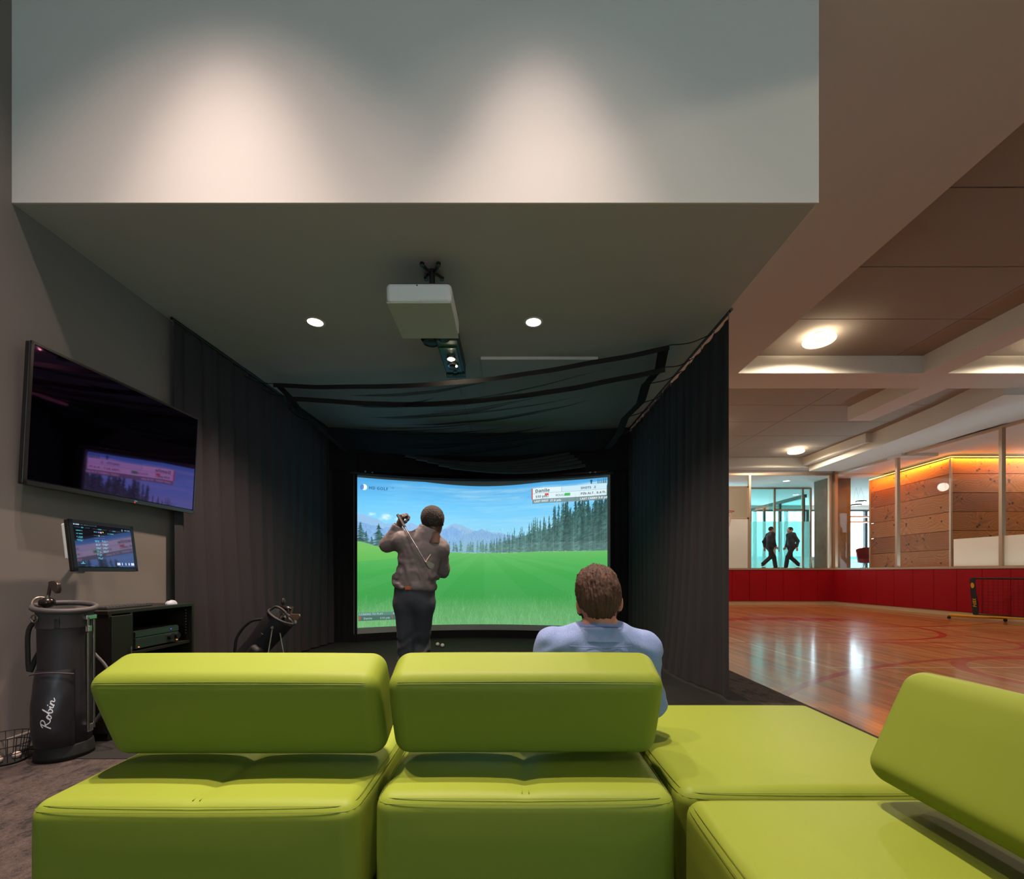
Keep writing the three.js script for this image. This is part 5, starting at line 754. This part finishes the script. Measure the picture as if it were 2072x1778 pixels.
// --- the seated man
{
  const J = { pelvis: [0.375, 0.53, -2.08], waist: [0.373, 0.645, -1.99], chest: [0.368, 0.775, -1.93], neck: [0.374, 0.893, -1.905], head: [0.371, 1.010, -1.925], shoulderL: [0.182, 0.824, -1.94], shoulderR: [0.558, 0.812, -1.94], elbowL: [0.10, 0.60, -2.02], wristL: [0.25, 0.555, -2.25], elbowR: [0.608, 0.575, -1.97], wristR: [0.50, 0.56, -2.22],
    hipL: [0.29, 0.52, -2.12], hipR: [0.46, 0.52, -2.12], kneeL: [0.25, 0.53, -2.58], kneeR: [0.51, 0.53, -2.60], ankleL: [0.26, 0.10, -2.60], ankleR: [0.52, 0.10, -2.64], toeL: [0.25, 0.045, -2.77], toeR: [0.54, 0.045, -2.81] };
  const weave = pixels(256, 256, () => { const k = 0.86 + 0.24 * (rnd() - 0.5); return [130 * k, 153 * k, 200 * k]; }, true, [4, 4]), slub = pixels(256, 256, (u, v) => { const g = 128 + 50 * Math.sin(u * 500) * Math.sin(v * 500) + 50 * (rnd() - 0.5); return [g, g, g]; }, false, [5, 5]);
  const chambray = std(0xffffff, 0.85, { map: weave, bumpMap: slub, bumpScale: 0.0005, side: THREE.DoubleSide });
  const strand = (x, y, z) => { const a = Math.atan2(x, -z) * 7, e = y * 24; return 0.0050 * noise(a * 1.6 + 1.2 * noise(e * 0.5, a, 2), e * 0.8, 4) + 0.0034 * noise(a * 4 + noise(e, a, 5), e * 1.6, 9) + 0.002 * noise(x * 150, y * 110, z * 150); };
  const p = person({ label: 'seated man with short reddish-brown hair in a light blue shirt, seen from behind', j: J, torso: [0.110, 0.108, 0.118], skin: [0.42, 0.17, 0.105], face: [0.08, Math.PI - 0.06, -0.07], headScale: 1.04, neckCut: 0.95, trap: 0.004,
    hands: { L: { dir: [0.4, -0.15, -0.9], nrm: [0, 1, 0.2], curl: 0.35 }, R: { dir: [-0.35, -0.15, -0.9], nrm: [0, 1, 0.2], curl: 0.35 } }, fine: 0.007,
    wrinkle: (x, y, z) => 0.006 * noise(x * 13, y * 17, z * 13) + 0.0018 * Math.sin(70 * y + 26 * Math.abs(x - 0.37) + 5 * noise(x * 8, y * 8, z * 8)),
    shirt: chambray, trousers: std(0x4d4f54, 0.85),
    hair: { f: (x, y, z) => { const top = clamp((y - 0.05) * 9, 0, 1); const d0 = smin(ell(x, y, z, 0, 0.028, -0.018, 0.088, 0.110, 0.107), ell(x, y, z, 0.004, 0.078, -0.012, 0.081, 0.078, 0.096), 0.03); if (d0 > 0.025) return d0;  const d = d0 - strand(x, y, z) * (1 + 0.9 * top); const nape = -(y + 0.080 + 0.10 * Math.max(0, z + 0.06)) + 0.006 * noise(x * 140, 3, z * 60); const side = Math.max(0, Math.abs(x) - 0.055) > 0 ? Math.max(-(y - 0.012) - 1.1 * (-z - 0.012), z - 0.062) : -9; return Math.max(d, nape, z - 0.05 - 0.35 * (y - 0.07), Math.abs(x) > 0.05 ? side : -9); },
      color: (x, y, z) => { const a = Math.atan2(x, -z) * 9, k = 0.75 + 0.7 * noise(a * 5, y * 12, 4) + 0.35 * noise(a * 14, y * 20, 7); return [0.060 * k, 0.022 * k, 0.008 * k]; } } });
  const Mh = new THREE.Matrix4().compose(V(...J.head), new THREE.Quaternion().setFromEuler(new THREE.Euler(0.08, Math.PI - 0.06, -0.07, 'YXZ')), V(1.04, 1.04, 1.04));
  part(p, 'beard', surfaceNets((x, y, z) => Math.max(headField(x, y, z) - 0.006 - 0.003 * noise(x * 120, y * 120, z * 120), y + 0.02 + 0.3 * (0.06 - z) * 0.2, -(z - 0.004) - 0.0, -(y + 0.115), -(Math.hypot(x * 0.7, (y + 0.064) * 1.5, z - 0.095) - 0.02)), [-0.09, -0.13, -0.02], [0.09, 0.0, 0.12], 0.0035).applyMatrix4(Mh), std(0x2a120a, 0.85));
  // standing shirt collar, folded over
  const cl = (a, r, y, lean) => { const s = Math.sin(a), c = Math.cos(a); return [0.372 + (r + lean) * 1.12 * s, y - 0.012 * c * 0.0 - 0.028 * (1 - c) * 0.5, -1.902 + (r * 1.02 + lean) * c]; };
  part(p, 'collar', grid(60, 10, (u, v) => { const a = lerp(-2.6, 2.6, u), f = v < 0.5 ? v * 2 : 2 - v * 2, out = v >= 0.5; return cl(a, 0.082, lerp(out ? 0.864 : 0.858, 0.924, f) + 0.006 * (u - 0.5) * -1, out ? 0.004 + 0.008 * (1 - f) : 0); }, [3, 1]), chambray);
  part(p, 'yoke_seam', tube(Array.from({ length: 13 }, (_, k) => { const u = k / 12, x = lerp(0.225, 0.52, u), f = field([[J.waist, J.chest, 0.108, 0.118, { wide: [[1, 0, 0], 1.42] }], [J.chest, J.neck, 0.085, 0.06, { wide: [[1, 0, 0], 1.25] }], [J.shoulderL, J.chest, 0.056, 0.07], [J.shoulderR, J.chest, 0.056, 0.07]], 0.045, 0.014); let z = -1.7; while (f(x, 0.842, z) > 0.006 && z > -2) z -= 0.0008; return [x, 0.842, z]; }), 0.0018, 50, 5), std(0x5f6c94, 0.9));
}
// --- two people walking past behind the far glass
function walker(label, x, z, face, shirt, trousers, hairCol, skin) {
  const c = Math.cos(face), s = Math.sin(face), T = (f, y, r) => [x + f * s + r * c, OF + y, z + f * c - r * s];          // forward, up, right
  const J = { pelvis: T(0, 0.93, 0), waist: T(0.01, 1.06, 0), chest: T(0.02, 1.27, 0), neck: T(0.03, 1.42, 0), head: T(0.06, 1.535, 0), shoulderL: T(0.02, 1.36, -0.17), shoulderR: T(0.02, 1.36, 0.17), elbowL: T(0.03, 1.10, -0.21), wristL: T(0.12, 0.88, -0.18), elbowR: T(-0.12, 1.10, 0.21), wristR: T(-0.08, 0.86, 0.2), hipL: T(0, 0.87, -0.08), hipR: T(0, 0.87, 0.08), kneeL: T(-0.02, 0.48, -0.08), kneeR: T(0.2, 0.50, 0.08), ankleL: T(-0.33, 0.20, -0.08), ankleR: T(0.27, 0.085, 0.08), toeL: T(-0.23, 0.05, -0.08), toeR: T(0.42, 0.045, 0.08) };
  const r = [c, 0, -s]; person({ label, j: J, torso: [0.10, 0.095, 0.11], wideAxis: r, skin, face: [0.05, face], cell: 0.018, headCell: 0.006, hairCell: 0.006, hands: { L: { dir: [s, -0.8, c], nrm: [0, 0.2, 0.1].map((v, k) => v - r[k]), curl: 0.4 }, R: { dir: [-s * 0.2, -1, -c * 0.2], nrm: r, curl: 0.4 } }, shirt: std(shirt, 0.8), trousers: std(trousers, 0.85), wrinkle: (a, b, d) => 0.006 * noise(a * 14, b * 14, d * 14), wrinkleLegs: (a, b, d) => 0.006 * noise(a * 12, b * 12, d * 12),
    hair: { f: (a, b, d) => Math.max(ell(a, b, d, 0, 0.035, -0.016, 0.084, 0.100, 0.103), d - 0.05, -(b + 0.06) - 0.3 * d), col: hairCol } });
}
walker('person in black walking to the right behind the far glass, left of the door handle', 10.02, -17.6, Math.PI / 2, 0x15181a, 0x121314, 0x1a1210, [0.3, 0.15, 0.1]);
walker('person in dark grey walking left behind the far glass, right of the door handle', 10.95, -17.75, -Math.PI / 2, 0x1d2326, 0x17191b, 0x201612, [0.32, 0.17, 0.12]);

renderer.render(scene, camera);
